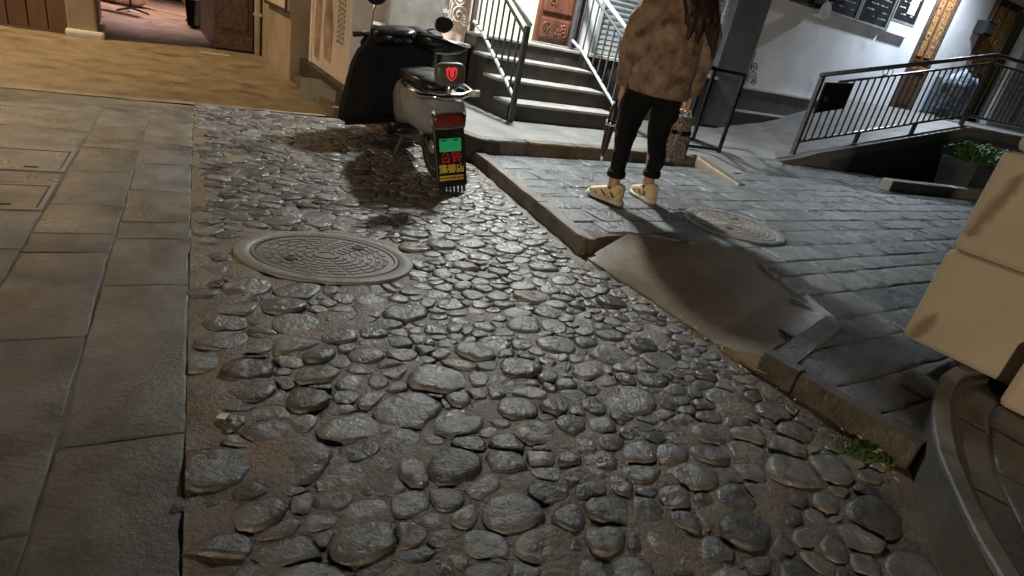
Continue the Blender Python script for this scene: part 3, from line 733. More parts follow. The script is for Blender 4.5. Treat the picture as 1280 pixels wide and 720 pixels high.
rpost(0, 0, .17); [MB().box((x_, 0, zr(x_)-.03), (.04, .04, .14)).build('post', m_steel, rail) for x_ in (1.0, 2.0)]; rpost(RL)
MB().tube([(-.03, 0, top(0)), (RL, 0, top(RL)), (RL+.25, 0, top(RL)+.01), (RL+2.2, 0, top(RL)-.0)], .026, 10).build('top_rail', m_steel, rail, smooth=True)
MB().tube([(.30, 0, top(.30)-.10), (RL, 0, top(RL)-.10), (RL+2.2, 0, top(RL)-.10)], .017, 8).build('upper_bar', m_steel, rail)
MB().tube([(0, 0, .335), (RL, 0, .335+RL*SL), (RL+2.2, 0, .335+RL*SL)], .018, 8).build('lower_bar', m_steel, rail)
bmesh_b = {}
x = .10
while x < RL+2.0:
    z0 = .335+min(x, RL)*SL; z1 = top(x)-.10
    MB().box((x, 0, (z0+z1)/2), (.016, .016, z1-z0)).build('baluster', m_steel, rail)
    x += .112
rpost(RL+2.2)
b = MB()
for dx in (-.045, .045): b.tube([(1.05+dx+.045*math.cos(k*.4), 0, top(1.05)-.05+.042*math.sin(k*.4)) for k in range(16)], .005, 5, closed=True)
b.build('ring_ornament', m_steel, rail)
t = thing('black_sign_board', 'black board fixed to the near end of the ramp railing', 'sign', tuple(P0), RA)
MB().rings([[(x, -.045, z0), (x, -.045, z1), (x, -.02, z1), (x, -.02, z0)] for x, z0, z1 in ((.04, .69, 1.045), (.50, .80, 1.10))], True).build('board', m_black, t, bevel=.006)
MB().lathe([(.035, 0), (.03, .006)], 14, (.14, -.046, .87), Matrix.Rotation(R(90), 3, 'X')).build('faded_disc', m_bwood, t)
# things behind the railing at the ramp head
t = thing('blue_sack', 'blue and white mottled sack on the ramp landing behind the railing', 'sack', tuple(q3(3.75, .75, .88)), RA)
bmt = bmesh.new(); bmesh.ops.create_icosphere(bmt, subdivisions=3, radius=.3)
for v in bmt.verts: v.co = Vector((v.co.x*1.15, v.co.y*.75, max(0, v.co.z+.26)*1.25))*(1+.12*noise.noise(v.co*7))
me = bpy.data.meshes.new('sack_body'); bmt.to_mesh(me); bmt.free(); me.materials.append(m_bsack); link('sack_body', me, t, True)
MB().lathe([(.05, .60), (.035, .66), (.07, .74)], 12).build('tied_neck', m_bsack, t, smooth=True)
# potted fern below the ramp
pc = Vector((6.05, 9.0, .08)); pc = q3(2.65, -.55, .08)
t = thing('potted_fern', 'green fern in a dark square planter below the ramp', 'plant', tuple(pc), RA)
MB().rings([[(-.26, -.20, 0), (.26, -.20, 0), (.26, .20, 0), (-.26, .20, 0)], [(-.32, -.24, .40), (.32, -.24, .40), (.32, .24, .40), (-.32, .24, .40)], [(-.29, -.21, .40), (.29, -.21, .40), (.29, .21, .40), (-.29, .21, .40)], [(-.28, -.20, .36), (.28, -.20, .36), (.28, .20, .36), (-.28, .20, .36)]], True).build('planter', m_plinth, t)
b = MB(); rg2 = random.Random(2)
for k in range(150):
    a = rg2.uniform(0, 6.28); ln = rg2.uniform(.2, .46); up = rg2.uniform(.12, .42); bx, by = rg2.uniform(-.2, .2), rg2.uniform(-.13, .13); w = rg2.uniform(.010, .02)
    d = Vector((math.cos(a), math.sin(a), 0)); sd = Vector((-d.y, d.x, 0)); pr = []
    for i in range(6):
        f = i/5; c = Vector((bx, by, .37))+d*(ln*f)+Vector((0, 0, up*(f*1.8-1.25*f*f)))
        ww = w*math.sin(math.pi*(.12+.86*f)); pr += [c-sd*ww, c+sd*ww+Vector((0, 0, .004))]
    b.add(pr, [(2*i, 2*i+1, 2*i+3, 2*i+2) for i in range(5)])
b.build('fronds', m_leaf, t)
# low dark kerb line in front of the fern that catches the railing's shadow
kb = thing('garden_edging', 'low stone edging in front of the ramp striped by railing shadow', 'edging', tuple(P0), RA)
for k in range(5): MB().bb(.55+k*.62, .55+k*.62+.61, -.98, -.84, .04, .20).build('edging_stone', m_cem, kb, bevel=.012)

# ------------------------------------------------------------------ black metal rack beside the stairs
rk = thing('metal_rack', 'low black metal frame standing on the platform behind the person', 'rack', (1.50, 6.50, .178), R(28))
w, d, h_ = .25, .22, .80
for sx in (-1, 1):
    for sy in (-1, 1): MB().box((sx*w, sy*d, h_/2), (.03, .03, h_)).build('leg', m_black, rk)
for z in (.03, h_-.015):
    for sy in (-1, 1): MB().box((0, sy*d, z), (2*w-.03, .028, .028)).build('rail', m_black, rk)
    for sx in (-1, 1): MB().box((sx*w, 0, z), (.028, 2*d-.03, .028)).build('rail', m_black, rk)
MB().box((-.1, .0, h_*.55), (.05, .05, h_*.86)).build('post', m_steel, rk)

# ------------------------------------------------------------------ poster pillar on its stone plinth, side street walls
pp = grid_thing('poster_pillar', 'pale printed sign pillar on a dark stone plinth at the street corner', 'sign')
MB().bb(-1.42, -1.12, .36, 2.55, -.02, .235).build('plinth', m_gstone, pp, bevel=.01)
MB().bb(-1.50, -1.42, .34, 2.60, -.02, .085).build('plinth_step', m_kerb, pp, bevel=.01)
MB().bb(-1.36, -1.20, .46, 1.72, .235, 2.6).build('sign_box', m_sign, pp, bevel=.012)
MB().bb(-1.375, -1.19, .40, .459, .235, 2.6).build('edge_frame', m_signw, pp, bevel=.01); MB().bb(-1.375, -1.19, 1.722, 1.78, .235, 2.6).build('edge_frame', m_signw, pp, bevel=.01)
b = MB()
for vv in (.62, .68, .74, .80):                # columns of faded small print
    z = .55
    while z < 2.3:
        hh = random.uniform(.02, .035); b.bb(-1.3635, -1.3605, vv, vv+.035, z, z+hh); z += hh+.014
b.build('print_columns', m_gpil, pp, kind='stuff')
def outline(pts_, name, mm):                   # flat printed figures on the sign
    o = MB(); pr = [[(-1.364, v_, z_) for v_, z_ in pts_], [(-1.3605, v_, z_) for v_, z_ in pts_]]; o.rings(pr, True); o.build(name, mm, pp)
outline([(1.0, .34), (1.22, .36), (1.30, .62), (1.24, .9), (1.32, 1.25), (1.15, 1.5), (1.02, 1.3), (1.08, .95), (.96, .65)], 'printed_figure', m_fig)
outline([(1.42, .30), (1.60, .32), (1.64, .7), (1.55, 1.0), (1.62, 1.5), (1.46, 1.6), (1.42, 1.1), (1.38, .7)], 'printed_figure', m_fig)
side = grid_thing('corner_building', 'tan plastered side wall along the narrow street', 'building')
MB().bb(-1.52, -1.3, 1.95, 4.4, -.05, 3.4).build('wall', m_tan, side)
fr = MB().bb(-1.56, -1.521, 2.0, 3.15, .66, 1.5).build('sign_board', m_sign, side, bevel=.004); MB().bb(-1.575, -1.5605, 1.98, 3.17, .64, .675).build('frame_bar', m_bwood, fr)
MB().bb(-1.575, -1.5605, 1.98, 2.01, .676, 1.5).build('frame_bar', m_bwood, fr)
t = grid_thing('drainpipe', 'cream drainpipe standing at the passage corner', 'pipe')
MB().tube([(-1.575, 3.60, .0), (-1.575, 3.60, 3.2)], .035, 12).build('pipe', m_cream, t, smooth=True); MB().bb(-1.62, -1.53, 3.55, 3.65, .45, .48).build('clamp', m_grey, t)
t = grid_thing('passage_door', 'dark door leaf standing open at the passage corner', 'door')
MB().bb(-2.05, -1.62, 3.62, 3.67, .02, 2.4).build('leaf', m_bwood, t, bevel=.006); MB().bb(-2.0, -1.68, 3.60, 3.619, .25, 1.1).build('panel', m_bwood, t, bevel=.01); MB().bb(-2.05, -2.02, 3.68, 5.6, .0, 2.4).build('side_panel', m_bwood, t)

gate = grid_thing('passage_building', 'building with boarded wall and a covered passage at the far left', 'building')
MB().bb(-9, -3.42, 3.30, 3.5, -.05, 3.2).build('wall', m_tan, gate)
for k in range(14):
    MB().bb(-3.46-.16*(k+1)+.004, -3.46-.16*k-.004, 3.255, 3.298, .02, .85+.0).build('board', m_lwood, gate, bevel=.006)
MB().bb(-3.46, -3.20, 3.18, 3.9, .0, 3.2).build('pillar', m_tan, gate, bevel=.02); MB().bb(-3.48, -3.14, 3.12, 3.95, -.02, .07).build('pillar_foot', m_trim, gate, bevel=.03)
MB().bb(-3.42, -3.22, 3.905, 5.4, -.05, 3.2).build('passage_wall', m_bwood, gate); MB().bb(-2.0, -1.8, 5.6, 14, -.05, 3.2).build('passage_wall', m_tan, gate); MB().bb(-4.8, -4.6, 5.4, 14, -.05, 3.2).build('passage_wall', m_tan, gate); MB().bb(-4.6, -3.42, 5.2, 5.4, -.05, 3.2).build('passage_wall', m_tan, gate)
MB().bb(-4.8, -1.8, 14, 14.2, -.05, 3.2).build('end_wall', m_tan, gate)
MB().bb(-3.19, -1.55, 3.4, 5.2, 2.45, 2.6).build('lintel', m_bwood, gate)
# small stand and sack in the passage
p = L(-2.88, 6.5); t = thing('sign_stand', 'thin black stand with a three-legged foot in the passage', 'stand', tuple(p))
MB().tube([(0, 0, .05), (0, 0, 1.3)], .015, 8).build('pole', m_black, t)
for k in range(3): MB().tube([(0, 0, .06), (.24*math.cos(k*2.1+.3), .24*math.sin(k*2.1+.3), .012)], [.018, .014], 6).build('foot', m_black, t)
MB().bb(-.18, .18, -.01, .01, .9, 1.3).build('sign_face', m_sign, t)
p = L(-2.95, 7.5); t = thing('pale_sack', 'pale bundled sack lying in the passage', 'sack', tuple(p))
bmt = bmesh.new(); bmesh.ops.create_icosphere(bmt, subdivisions=3, radius=.3)
for v in bmt.verts: v.co = Vector((v.co.x*1.3, v.co.y*.9, max(-.0, v.co.z*.7+.18)))*(1+.15*noise.noise(v.co*6))
me = bpy.data.meshes.new('sack_body'); bmt.to_mesh(me); bmt.free(); me.materials.append(m_signw); link('sack_body', me, t, True)
MB().tube([(.3, 0, .2), (.42, .02, .26), (.5, .0, .22)], [.06, .03, .05], 8).build('tied_neck', m_signw, t, smooth=True)

# ------------------------------------------------------------------ text helper
def text(body, size, mm, parent, mtx, name='lettering', ext=.0015):
    cu = bpy.data.curves.new('txt', 'FONT'); cu.body = body; cu.size = size; cu.align_x = 'CENTER'; cu.align_y = 'CENTER'; cu.extrude = ext; cu.offset = .0012
    o = bpy.data.objects.new('txt', cu); COL.objects.link(o)
    bpy.context.view_layer.update(); dg = bpy.context.evaluated_depsgraph_get()
    me = bpy.data.meshes.new_from_object(o.evaluated_get(dg)); bpy.data.objects.remove(o)
    me.materials.clear(); me.materials.append(mm)
    q = link(name, me, parent); q.matrix_local = mtx; return q

# ------------------------------------------------------------------ scooters
def wheel(name, parent, y, r, w):
    wobj = MB().lathe([(r-.055, -w*.35), (r-.02, -w*.5), (r, -w*.25), (r, w*.25), (r-.02, w*.5), (r-.055, w*.35)], 28, (0, 0, 0), Matrix.Rotation(R(90), 3, 'Y')).build('tyre', m_rubber, None, smooth=True)
    root = MB().lathe([(.035, -w*.5), (.05, -w*.3), (.05, w*.3), (.035, w*.5)], 16, (0, 0, 0), Matrix.Rotation(R(90), 3, 'Y')).build(name, m_silver, parent, autos=True)
    root.location = (0, y, r); wobj.parent = root
    rim = MB().lathe([(r-.075, -w*.32), (r-.052, -w*.36), (r-.052, w*.36), (r-.075, w*.32)], 28, (0, 0, 0), Matrix.Rotation(R(90), 3, 'Y'))
    for k in range(6):
        a = k*math.pi/3; rim.tube([(0, .04*math.cos(a), .04*math.sin(a)), (0, (r-.06)*math.cos(a), (r-.06)*math.sin(a))], .012, 6)
    rim.build('rim', m_silver, root, autos=True)
    return root
def sec(y, w, z0, z1, n=16, e=.55):
    r_ = []
    for k in range(n):
        a = 2*math.pi*k/n; c, s = math.cos(a), math.sin(a)
        r_.append((w/2*math.copysign(abs(c)**e, c), y, (z0+z1)/2+(z1-z0)/2*math.copysign(abs(s)**e, s)))
    return r_
def scooter(label, loc, rz, lean, body, covered=True):
    t = thing('parked_scooter', label, 'scooter', loc, rz); t.rotation_euler = (0, lean, rz); t.rotation_mode = 'XYZ'
    wheel('rear_wheel', t, .02, .20, .10); wheel('front_wheel', t, 1.18, .20, .09)
    MB().rings([sec(-.20, .18, .37, .48), sec(-.17, .25, .33, .52), sec(-.05, .32, .30, .55), sec(.2, .34, .30, .58), sec(.45, .30, .25, .56), sec(.6, .24, .2, .5)], True).build('body', body, t, smooth=True)
    MB().rings([sec(-.1, .14, .575, .60), sec(-.06, .24, .565, .635), (sec(.15, .28, .565, .645)), sec(.4, .24, .55, .63), sec(.56, .16, .54, .60)], True).build('seat', m_black, t, smooth=True)
    MB().rings([sec(.5, .26, .16, .22), sec(.95, .28, .16, .22)], True).build('footboard', m_black, t, smooth=True)
    sh = MB().rings([[(x*wd, y+.10*(x*x), z) for x in (-1, -.6, -.2, .2, .6, 1)]+[(x*wd, y+.03+.10*(x*x), z) for x in (1, .6, .2, -.2, -.6, -1)] for y, z, wd in ((.95, .2, .16), (1.0, .45, .19), (.96, .68, .17), (.90, .8, .12))], True).build('front_shield', body, t, smooth=True)
    MB().tube([(0, 1.18, .2), (0, 1.10, .5), (0, .98, .80)], .03, 10).build('fork', m_steel, t, smooth=True)
    MB().rings([[(x, 1.18+.225*math.cos(a), .2+.225*math.sin(a)) for x in (-.06, .06)]+[(x, 1.18+.215*math.cos(a), .2+.215*math.sin(a)) for x in (.06, -.06)] for a in [R(20+k*16) for k in range(9)]], True).build('front_mudguard', body, t)
    hb = MB().tube([(-.26, 1.03, .76), (-.17, 1.0, .77), (0, .96, .75), (.19, .89, .77), (.31, .79, .76)], .013, 8).build('handlebar', m_steel, t, smooth=True)
    for s, mx_, mz_ in ((-1, -.12, 1.02), (1, .37, .84)):
        MB().tube([(-.18, 1.0, .77) if s < 0 else (.20, .885, .77), (-.27, 1.035, .76) if s < 0 else (.32, .785, .76)], .019, 10).build('grip', m_rubber, hb, smooth=True)
        mi = MB().tube([(s*.17, .93, .77), ((s*.17+mx_)/2, .92, (.77+mz_)/2), (mx_, .90, mz_-.03)], .007, 6).build('mirror_stem', m_chrome, t, smooth=True)
        MB().lathe([(.03, -.014), (.056, -.008), (.058, .0), (.052, .006)], 18, (mx_, .895, mz_), Matrix.Rotation(R(90), 3, 'X'), sx=1.25).build('mirror_head', m_black, mi, autos=True)
    # cockpit cowl
    MB().rings([sec(.78, .08, .75, .78), sec(.84, .30, .71, .81), sec(.95, .34, .67, .83), sec(1.06, .22, .63, .79)], True).build('cockpit', m_gloss, t, smooth=True)
    # rear mudguard carrying the plate
    mg = MB().box((0, 0, -.035), (.20, .022, .37)).build('rear_mudguard', m_black, t, bevel=.008); mg.location = (0, -.215, .235); mg.rotation_euler = (R(-10), 0, 0)
    RXm = Matrix.Rotation(R(90), 4, 'X')
    def pan(z, w_, h_, name, mat_): return MB().box((0, -.0135, z-.235), (w_, .004, h_)).build(name, mat_, mg)
    # rear light and grab rail
    tl = MB().rings([sec(-.192, .225, .36, .47, 16, .45), sec(-.208, .215, .365, .465, 16, .45)], True).build('tail_light', m_chrome, t, autos=True)
    MB().rings([sec(-.2085, .198, .375, .455, 16, .4), sec(-.216, .18, .383, .447, 16, .4)], True).build('lens', m_lens, tl, smooth=True)
    MB().tube([(-.15, .22, .57), (-.18, .0, .57), (-.16, -.16, .565), (-.06, -.235, .56), (.06, -.235, .56), (.16, -.16, .565), (.18, .0, .57), (.15, .22, .57)], .017, 10).build('grab_rail', m_chrome, t, smooth=True)
    MB().tube([(-.15, -.14, .55), (.15, -.14, .55)], .014, 8).build('rack_bar', m_chrome, t, smooth=True)
    MB().tube([(.15, -.17, .562), (.205, -.18, .562)], .02, 10).build('rack_knob', m_trim, t, smooth=True)
    for s in (-1, 1): MB().tube([(s*.09, .02, .21), (s*.10, .03, .40)], [.026, .02], 10).build('shock_absorber', m_chrome, t, smooth=True)
    MB().tube([(-.1, .45, .18), (-.2, .42, .0)], .011, 8).build('side_stand', m_steel, t)
    if covered:
        MB().tube([(0, -.20, .55), (0, -.215, .64)], .018, 8).build('backrest_post', m_chrome, t, smooth=True)
        bk = MB().rings([sec(-.245, .155, .637, .738, 20, .5), sec(-.235, .18, .623, .75, 20, .5), sec(-.20, .18, .623, .75, 20, .5), sec(-.185, .145, .64, .735, 20, .5)], True).build('backrest', m_pad, t, smooth=True)
        shp = [(-.042, .770), (-.02, .780), (0, .772), (.02, .780), (.042, .770), (.040, .725), (.024, .698), (0, .682), (-.024, .698), (-.040, .725)]
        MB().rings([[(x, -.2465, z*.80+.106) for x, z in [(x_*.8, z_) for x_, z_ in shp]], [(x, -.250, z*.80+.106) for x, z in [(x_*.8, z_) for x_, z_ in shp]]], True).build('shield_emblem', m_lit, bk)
        u_ = [(-.022, .758), (-.022, .722), (-.012, .705), (0, .700), (.012, .705), (.022, .722), (.022, .758)]
        MB().tube([(x*.8, -.251, z*.80+.106) for x, z in u_], .0045, 6).build('emblem_letter', m_pad, bk)
        pan(.272, .140, .078, 'number_plate', m_plate)
        b = MB()
        for x in (-.04, .035): b.box((x, -.0165, .301-.235), (.034, .003, .007))
        b.build('plate_bolts', m_black, mg, kind='stuff')
        pan(.194, .172, .064, 'advert_strip', m_black); text('台铃', .072, m_red, mg, Matrix.Translation((0, -.0168, .194-.235)) @ RXm)
        pan(.124, .172, .060, 'advert_strip', m_black); text('藻德店', .056, m_yel, mg, Matrix.Translation((0, -.0168, .126-.235)) @ RXm)
        b = MB()
        for zz in (.082, .064):
            x = -.078
            while x < .078: b.box((x, -.0145, zz-.235), (.007, .006, .012)); x += .0105
        b.build('small_print', m_yel, mg, kind='stuff')
        b = MB()
        for k in range(7): b.box((-.078+k*.026, 0, -.238), (.018, .006, .04))
        b.build('mudflap_fringe', m_rubber, mg, kind='stuff')
    return t
HD = math.atan2(.52, .854)
bike = scooter('silver scooter with black rain cover, green plate and red shield backrest by the kerb', (-.63, 3.83, .015), HD, R(-9), m_silver)
# rain cover: hangs over handlebars and front shield
cv = MB(); rs = []
def cring(z, y0, wl, wr, dep, f):
    n = 40; r_ = []
    for k in range(n):
        a = 2*math.pi*k/n; w_ = wr if math.cos(a) > 0 else wl
        c, s = math.cos(a), math.sin(a); rr = 1+f*math.sin(a*9+z*3)*.05+f*.03*math.sin(a*17)
        r_.append((w_*math.copysign(abs(c)**.7, c)*rr, y0+dep*math.copysign(abs(s)**.8, s)*rr-.10*f*abs(c)**2, z+f*.012*math.sin(a*5)))
    return r_
rs = [cring(.16, 1.08, .41, .24, .20, 1), cring(.27, 1.07, .40, .25, .19, 1), cring(.44, 1.05, .35, .28, .17, .8), cring(.57, 1.02, .31, .31, .14, .6), cring(.66, .99, .265, .33, .11, .5), cring(.70, .98, .22, .33, .10, .4), cring(.78, .97, .16, .30, .085, .4), cring(.82, .97, .09, .20, .05, .2)]
cv.rings(rs, True).build('rain_cover', m_cloth, bike, smooth=True)
MB().rings([[(.12+.38*f, .90-.14*f+w_*.075*math.cos(a), .755-.07*f+w_*.060*math.sin(a)+.02*math.cos(2*a)*w_) for a in [2*math.pi*k/14 for k in range(14)]] for f, w_ in ((0, .7), (.3, 1.05), (.6, .95), (.85, .55), (1, .12))], True).build('hand_muff', m_gloss, bike, smooth=True)
MB().rings([[(-.05-.17*f, .97+.05*f+w_*.07*math.cos(a), .75-.05*f+w_*.06*math.sin(a)) for a in [2*math.pi*k/14 for k in range(14)]] for f, w_ in ((0, .7), (.4, 1.0), (.8, .8), (1, .3))], True).build('hand_muff', m_cloth, bike, smooth=True)
p = L(-2.05, 5.9)
scooter('dark motor scooter parked inside the passage beside the dark door', (p.x, p.y, 0), A+R(-10), R(-5), m_gloss, False)

# ------------------------------------------------------------------ person seen from behind
def blob(tubes, voxel, name, mm, parent, sm=4, extra=None):
    b = MB()
    for path, rad, *fl in tubes:
        path = [Vector(q_) for q_ in path]
        rad = list(rad) if isinstance(rad, (list, tuple)) else [rad]*len(path)
        d0 = (path[0]-path[1]).normalized(); d1 = (path[-1]-path[-2]).normalized()
        P = [path[0]+d0*rad[0]*.8, path[0]+d0*rad[0]*.5]+path+[path[-1]+d1*rad[-1]*.5, path[-1]+d1*rad[-1]*.8]
        Q = [rad[0]*.45, rad[0]*.85]+rad+[rad[-1]*.85, rad[-1]*.45]
        b.tube(P, Q, 16, flat=fl[0] if fl else 1.0)
    me = b.mesh(name, mm); o = bpy.data.objects.new(name, me); COL.objects.link(o)
    r_ = o.modifiers.new('r', 'REMESH'); r_.mode = 'VOXEL'; r_.voxel_size = voxel; r_.use_smooth_shade = True
    s_ = o.modifiers.new('s', 'SMOOTH'); s_.iterations = sm; s_.factor = .5
    bpy.context.view_layer.update(); dg = bpy.context.evaluated_depsgraph_get()
    m2 = bpy.data.meshes.new_from_object(o.evaluated_get(dg)); bpy.data.objects.remove(o)
    m2.name = name
    if not m2.materials: m2.materials.append(mm)
    if extra:
        for v in m2.vertices: v.co = extra(v.co.copy())
    return link(name, m2, parent, True)
FA = R(21)                      # facing away and a little left
per = thing('person', 'person in brown tie-dye fleece, black trousers and cream trainers seen from behind', 'person', (.64, 4.0, .082), FA)
HIP = .80
lf, rf = Vector((-.185, .0, 0)), Vector((.185, -.0, 0))
# joints: x right, y forward
jl = [(-.088, .0, .80), (-.125, .02, .46), (-.172, -.085, .10)]
jr = [(.088, .0, .80), (.128, .06, .46), (.168, .055, .10)]
lh, rh = Vector((-.13, .22, .70)), Vector((.272, .04, .73))
def arm(sx, hand): return [(sx*.165, .0, 1.225), ((.232, -.01, .96) if sx > 0 else (-.215, .05, .96)), tuple(hand)]
bodyt = [([(0, 0, .78), (0, 0, .95), (0, .0, 1.10), (0, 0, 1.22)], [.135, .115, .13, .10], .7),
         ([(0, .0, 1.22), (0, .015, 1.34)], [.055, .05]), ([(-.165, 0, 1.225), (.165, 0, 1.225)], [.055, .055]),
         ([(0, .03, 1.40), (0, .03, 1.46), (0, .02, 1.50)], [.072, .085, .075]), ([(0, .055, 1.36), (0, .06, 1.40)], [.045, .055]), ([(0, .115, 1.415), (0, .125, 1.405)], [.010, .012]),
         ([(-.078, .02, 1.43), (-.085, .015, 1.41)], .014), ([(.078, .02, 1.43), (.085, .015, 1.41)], .014)]
for j in (jl, jr):
    bodyt.append((j, [.075, .052, .036])); bodyt.append(([j[2], (j[2][0], j[2][1], .05)], [.036, .036])); bodyt.append(([(j[2][0], j[2][1]-.02, .04), (j[2][0]*1.05, j[2][1]+.14, .03)], [.035, .03]))
for sx, hnd in ((-1, lh), (1, rh)):
    bodyt.append((arm(sx, hnd), [.045, .036, .024]))
    pd = Vector((0, .02, -1)).normalized(); w0 = hnd
    palm = [tuple(w0+pd*.01), tuple(w0+pd*.045), tuple(w0+pd*.075)]
    bodyt.append((palm, [.016, .020, .019], 1.6))
    for k, (dy, ln) in enumerate(((-.028, .052), (-.010, .062), (.009, .058), (.027, .046))):
        base = w0+pd*.075+Vector((0, dy, 0))
        bodyt.append(([tuple(base), tuple(base+Vector((-sx*.008, 0, -ln*.45))), tuple(base+Vector((-sx*.030, 0, -ln*.62))), tuple(base+Vector((-sx*.042, 0, -ln*.28)))], [.0092, .0088, .0082, .0075]))
    tb = w0+pd*.03+Vector((0, .03, 0))
    bodyt.append(([tuple(tb), tuple(tb+Vector((-sx*.014, .016, -.03))), tuple(tb+Vector((-sx*.03, .010, -.055)))], [.011, .010, .0085]))
blob(bodyt, .0065, 'body', m_skin, per, 2)
def wr(co):                                    # cloth folds
    n_ = noise.noise(Vector((co.x*8, co.y*8, co.z*15)))*.015+noise.noise(co*26)*.004
    d_ = Vector((co.x, co.y, 0)); return co+d_.normalized()*n_ if d_.length > 1e-4 else co
tr = []
for j in (jl, jr):
    tr.append(([j[0], (j[1][0]*.96, j[1][1]*.9, j[1][2]+.12), j[1], (j[2][0]*.94, j[2][1]*.6, .30), (j[2][0]*.99, j[2][1]*.9, .215)], [.112, .092, .071, .057, .052]))
tr.append(([(-.075, 0, .82), (.075, 0, .82)], [.125, .125])); tr.append(([(0, 0, .78), (0, 0, .9)], [.15, .14], .8))
blob(tr, .012, 'trousers', m_trou, per, 4, wr)
for j in (jl, jr): MB().lathe([(.040, .165), (.056, .170), (.063, .188), (.058, .215)], 18, (j[2][0]*.99, j[2][1]*.92, 0)).build('cuff', m_trou, per, smooth=True)
jk = [([(0, -.0, .60), (0, -.0, .735), (0, -.01, .86), (0, -.01, 1.0), (0, -.005, 1.13), (0, .0, 1.21)], [.212, .212, .212, .198, .175, .125], .74),
      ([(-.15, 0, 1.205), (.15, 0, 1.205)], [.078, .078]), ([(0, 0, 1.20), (0, .01, 1.29)], [.10, .082])]
for sx, hnd in ((-1, lh), (1, rh)):
    a_ = arm(sx, hnd+Vector((0, 0, .025))); e_ = Vector(a_[1])
    jk.append(([a_[0], (sx*(.232 if sx > 0 else .215), -.015 if sx > 0 else .02, 1.09), tuple(e_), tuple(e_.lerp(Vector(a_[2]), .55)), a_[2]], [.088, .088, .082, .070, .052]))
def wrj(co):
    n_ = noise.noise(co*7)*.016+noise.noise(co*19)*.007+noise.noise(co*60)*.0025
    d_ = Vector((co.x, co.y, 0)); co = co+d_.normalized()*n_ if d_.length > 1e-4 else co
    hem = .705+.012*noise.noise(Vector((co.x*6, co.y*6, 1)))
    if co.z < hem and abs(co.x) < .30: co = Vector((co.x*.96, co.y*.96, hem-.004))
    return co
blob(jk, .012, 'jacket', m_jack, per, 4, wrj)
rg2 = random.Random(17)
hair = [([(0, .0, 1.40), (0, -.005, 1.47), (0, .0, 1.52)], [.088, .104, .080]), ([(0, -.05, 1.46), (.01, -.09, 1.36), (.03, -.13, 1.26)], [.075, .085, .07], .7)]
for k in range(11):
    x0 = -.07+.017*k; e_ = rg2.uniform(1.0, 1.15)+(.05 if k < 4 else -.02)
    hair.append(([(x0*.8, -.07, 1.38), (x0+.02, -.135, 1.27), (x0*1.15+.045+rg2.uniform(-.01, .01), -.172+rg2.uniform(-.008, .006), (1.25+e_)/2), (x0*1.25+.06+rg2.uniform(-.02, .02), -.168, e_)], [.036, .036, .028, .010]))
blob(hair, .008, 'hair', m_hair, per, 6)
def shoe(c, ang, side):
    rt = Matrix.Rotation(ang, 3, 'Z'); c = Vector(c)
    def ring(y, w_, z0, z1, n=14):
        w_ *= 1.08; z1 *= 1.18
        return [rt @ Vector((w_*math.copysign(abs(math.cos(a))**.7, math.cos(a)), y, (z0+z1)/2+(z1-z0)/2*math.copysign(abs(math.sin(a))**.7, math.sin(a))))+c for a in [2*math.pi*k/n for k in range(n)]]
    s = MB().rings([ring(-.095, .020, .030, .09), ring(-.085, .036, .022, .115), ring(-.05, .042, .022, .118), ring(-.01, .042, .022, .105), ring(.04, .046, .022, .085), ring(.09, .048, .022, .068), ring(.13, .042, .022, .056), ring(.155, .022, .022, .042)], True).build('shoe', m_shoe, per, smooth=True)
    MB().rings([ring(-.108, .026, .0, .030), ring(-.09, .044, .0, .034), ring(0, .046, .0, .030), ring(.08, .053, .0, .028), ring(.135, .046, .002, .030), ring(.168, .022, .010, .032)], True).build('sole', m_sole, s, smooth=True)
    MB().rings([ring(-.098, .038, .0, .012), ring(.14, .048, .0, .010)], True).build('outsole', m_shoed, s)
    b = MB()
    for sd in (-1, 1):
        for y0, z0, y1, z1 in ((.0, .045, .05, .075), (-.06, .05, -.03, .08), (.07, .04, .10, .055)):
            pth = [rt @ Vector((sd*.0455, y0, z0))+c, rt @ Vector((sd*.047, (y0+y1)/2, (z0+z1)/2))+c, rt @ Vector((sd*.043, y1, z1))+c]; b.tube(pth, .006, 6)
    b.build('side_panels', m_shoed, s, kind='stuff')
    lc = MB()
    for y in (.02, .045, .07): lc.tube([rt @ Vector((x_, y, .088-.35*(y-.02)-abs(x_)*.25))+c for x_ in (-.03, 0, .03)], .004, 5)
    lc.build('laces', m_sole, s)
shoe((jl[2][0]-.005, jl[2][1]+.01, 0), R(30), -1); shoe((jr[2][0]+.005, jr[2][1]+.01, 0), R(2), 1)
for j in (jl, jr): MB().lathe([(.039, .085), (.042, .09), (.042, .108), (.038, .112)], 16, (j[2][0], j[2][1]-.003, 0)).build('ankle_strap', m_bwood, per, smooth=True)
# bag in the right hand and folded umbrella in the left
M_ = Matrix.Translation((.64, 4.0, .082)) @ Matrix.Rotation(FA, 4, 'Z')
bp_ = M_ @ Vector((.285, .05, .30))
bag = thing('tote_bag', 'plaid tweed tote bag with a dark band held in the right hand', 'bag', tuple(bp_), FA+R(20))
bmt = bmesh.new(); bmesh.ops.create_cube(bmt, size=1); bmesh.ops.subdivide_edges(bmt, edges=bmt.edges, cuts=5, use_grid_fill=True)
for v in bmt.verts:
    z = v.co.z+.5; v.co = Vector((v.co.x*(.20-.07*z)*(1-.15*abs(v.co.z)), v.co.y*(.10-.05*z), z*.30)); v.co += Vector((noise.noise(v.co*14), noise.noise(v.co*14+Vector((5, 0, 0))), 0))*.014
me = bpy.data.meshes.new('bag_body'); bmt.to_mesh(me); bmt.free(); me.materials.append(m_tweed); link('bag_body', me, bag, True)
MB().box((0, 0, .19), (.150, .082, .035)).build('band', m_black, bag, bevel=.006)
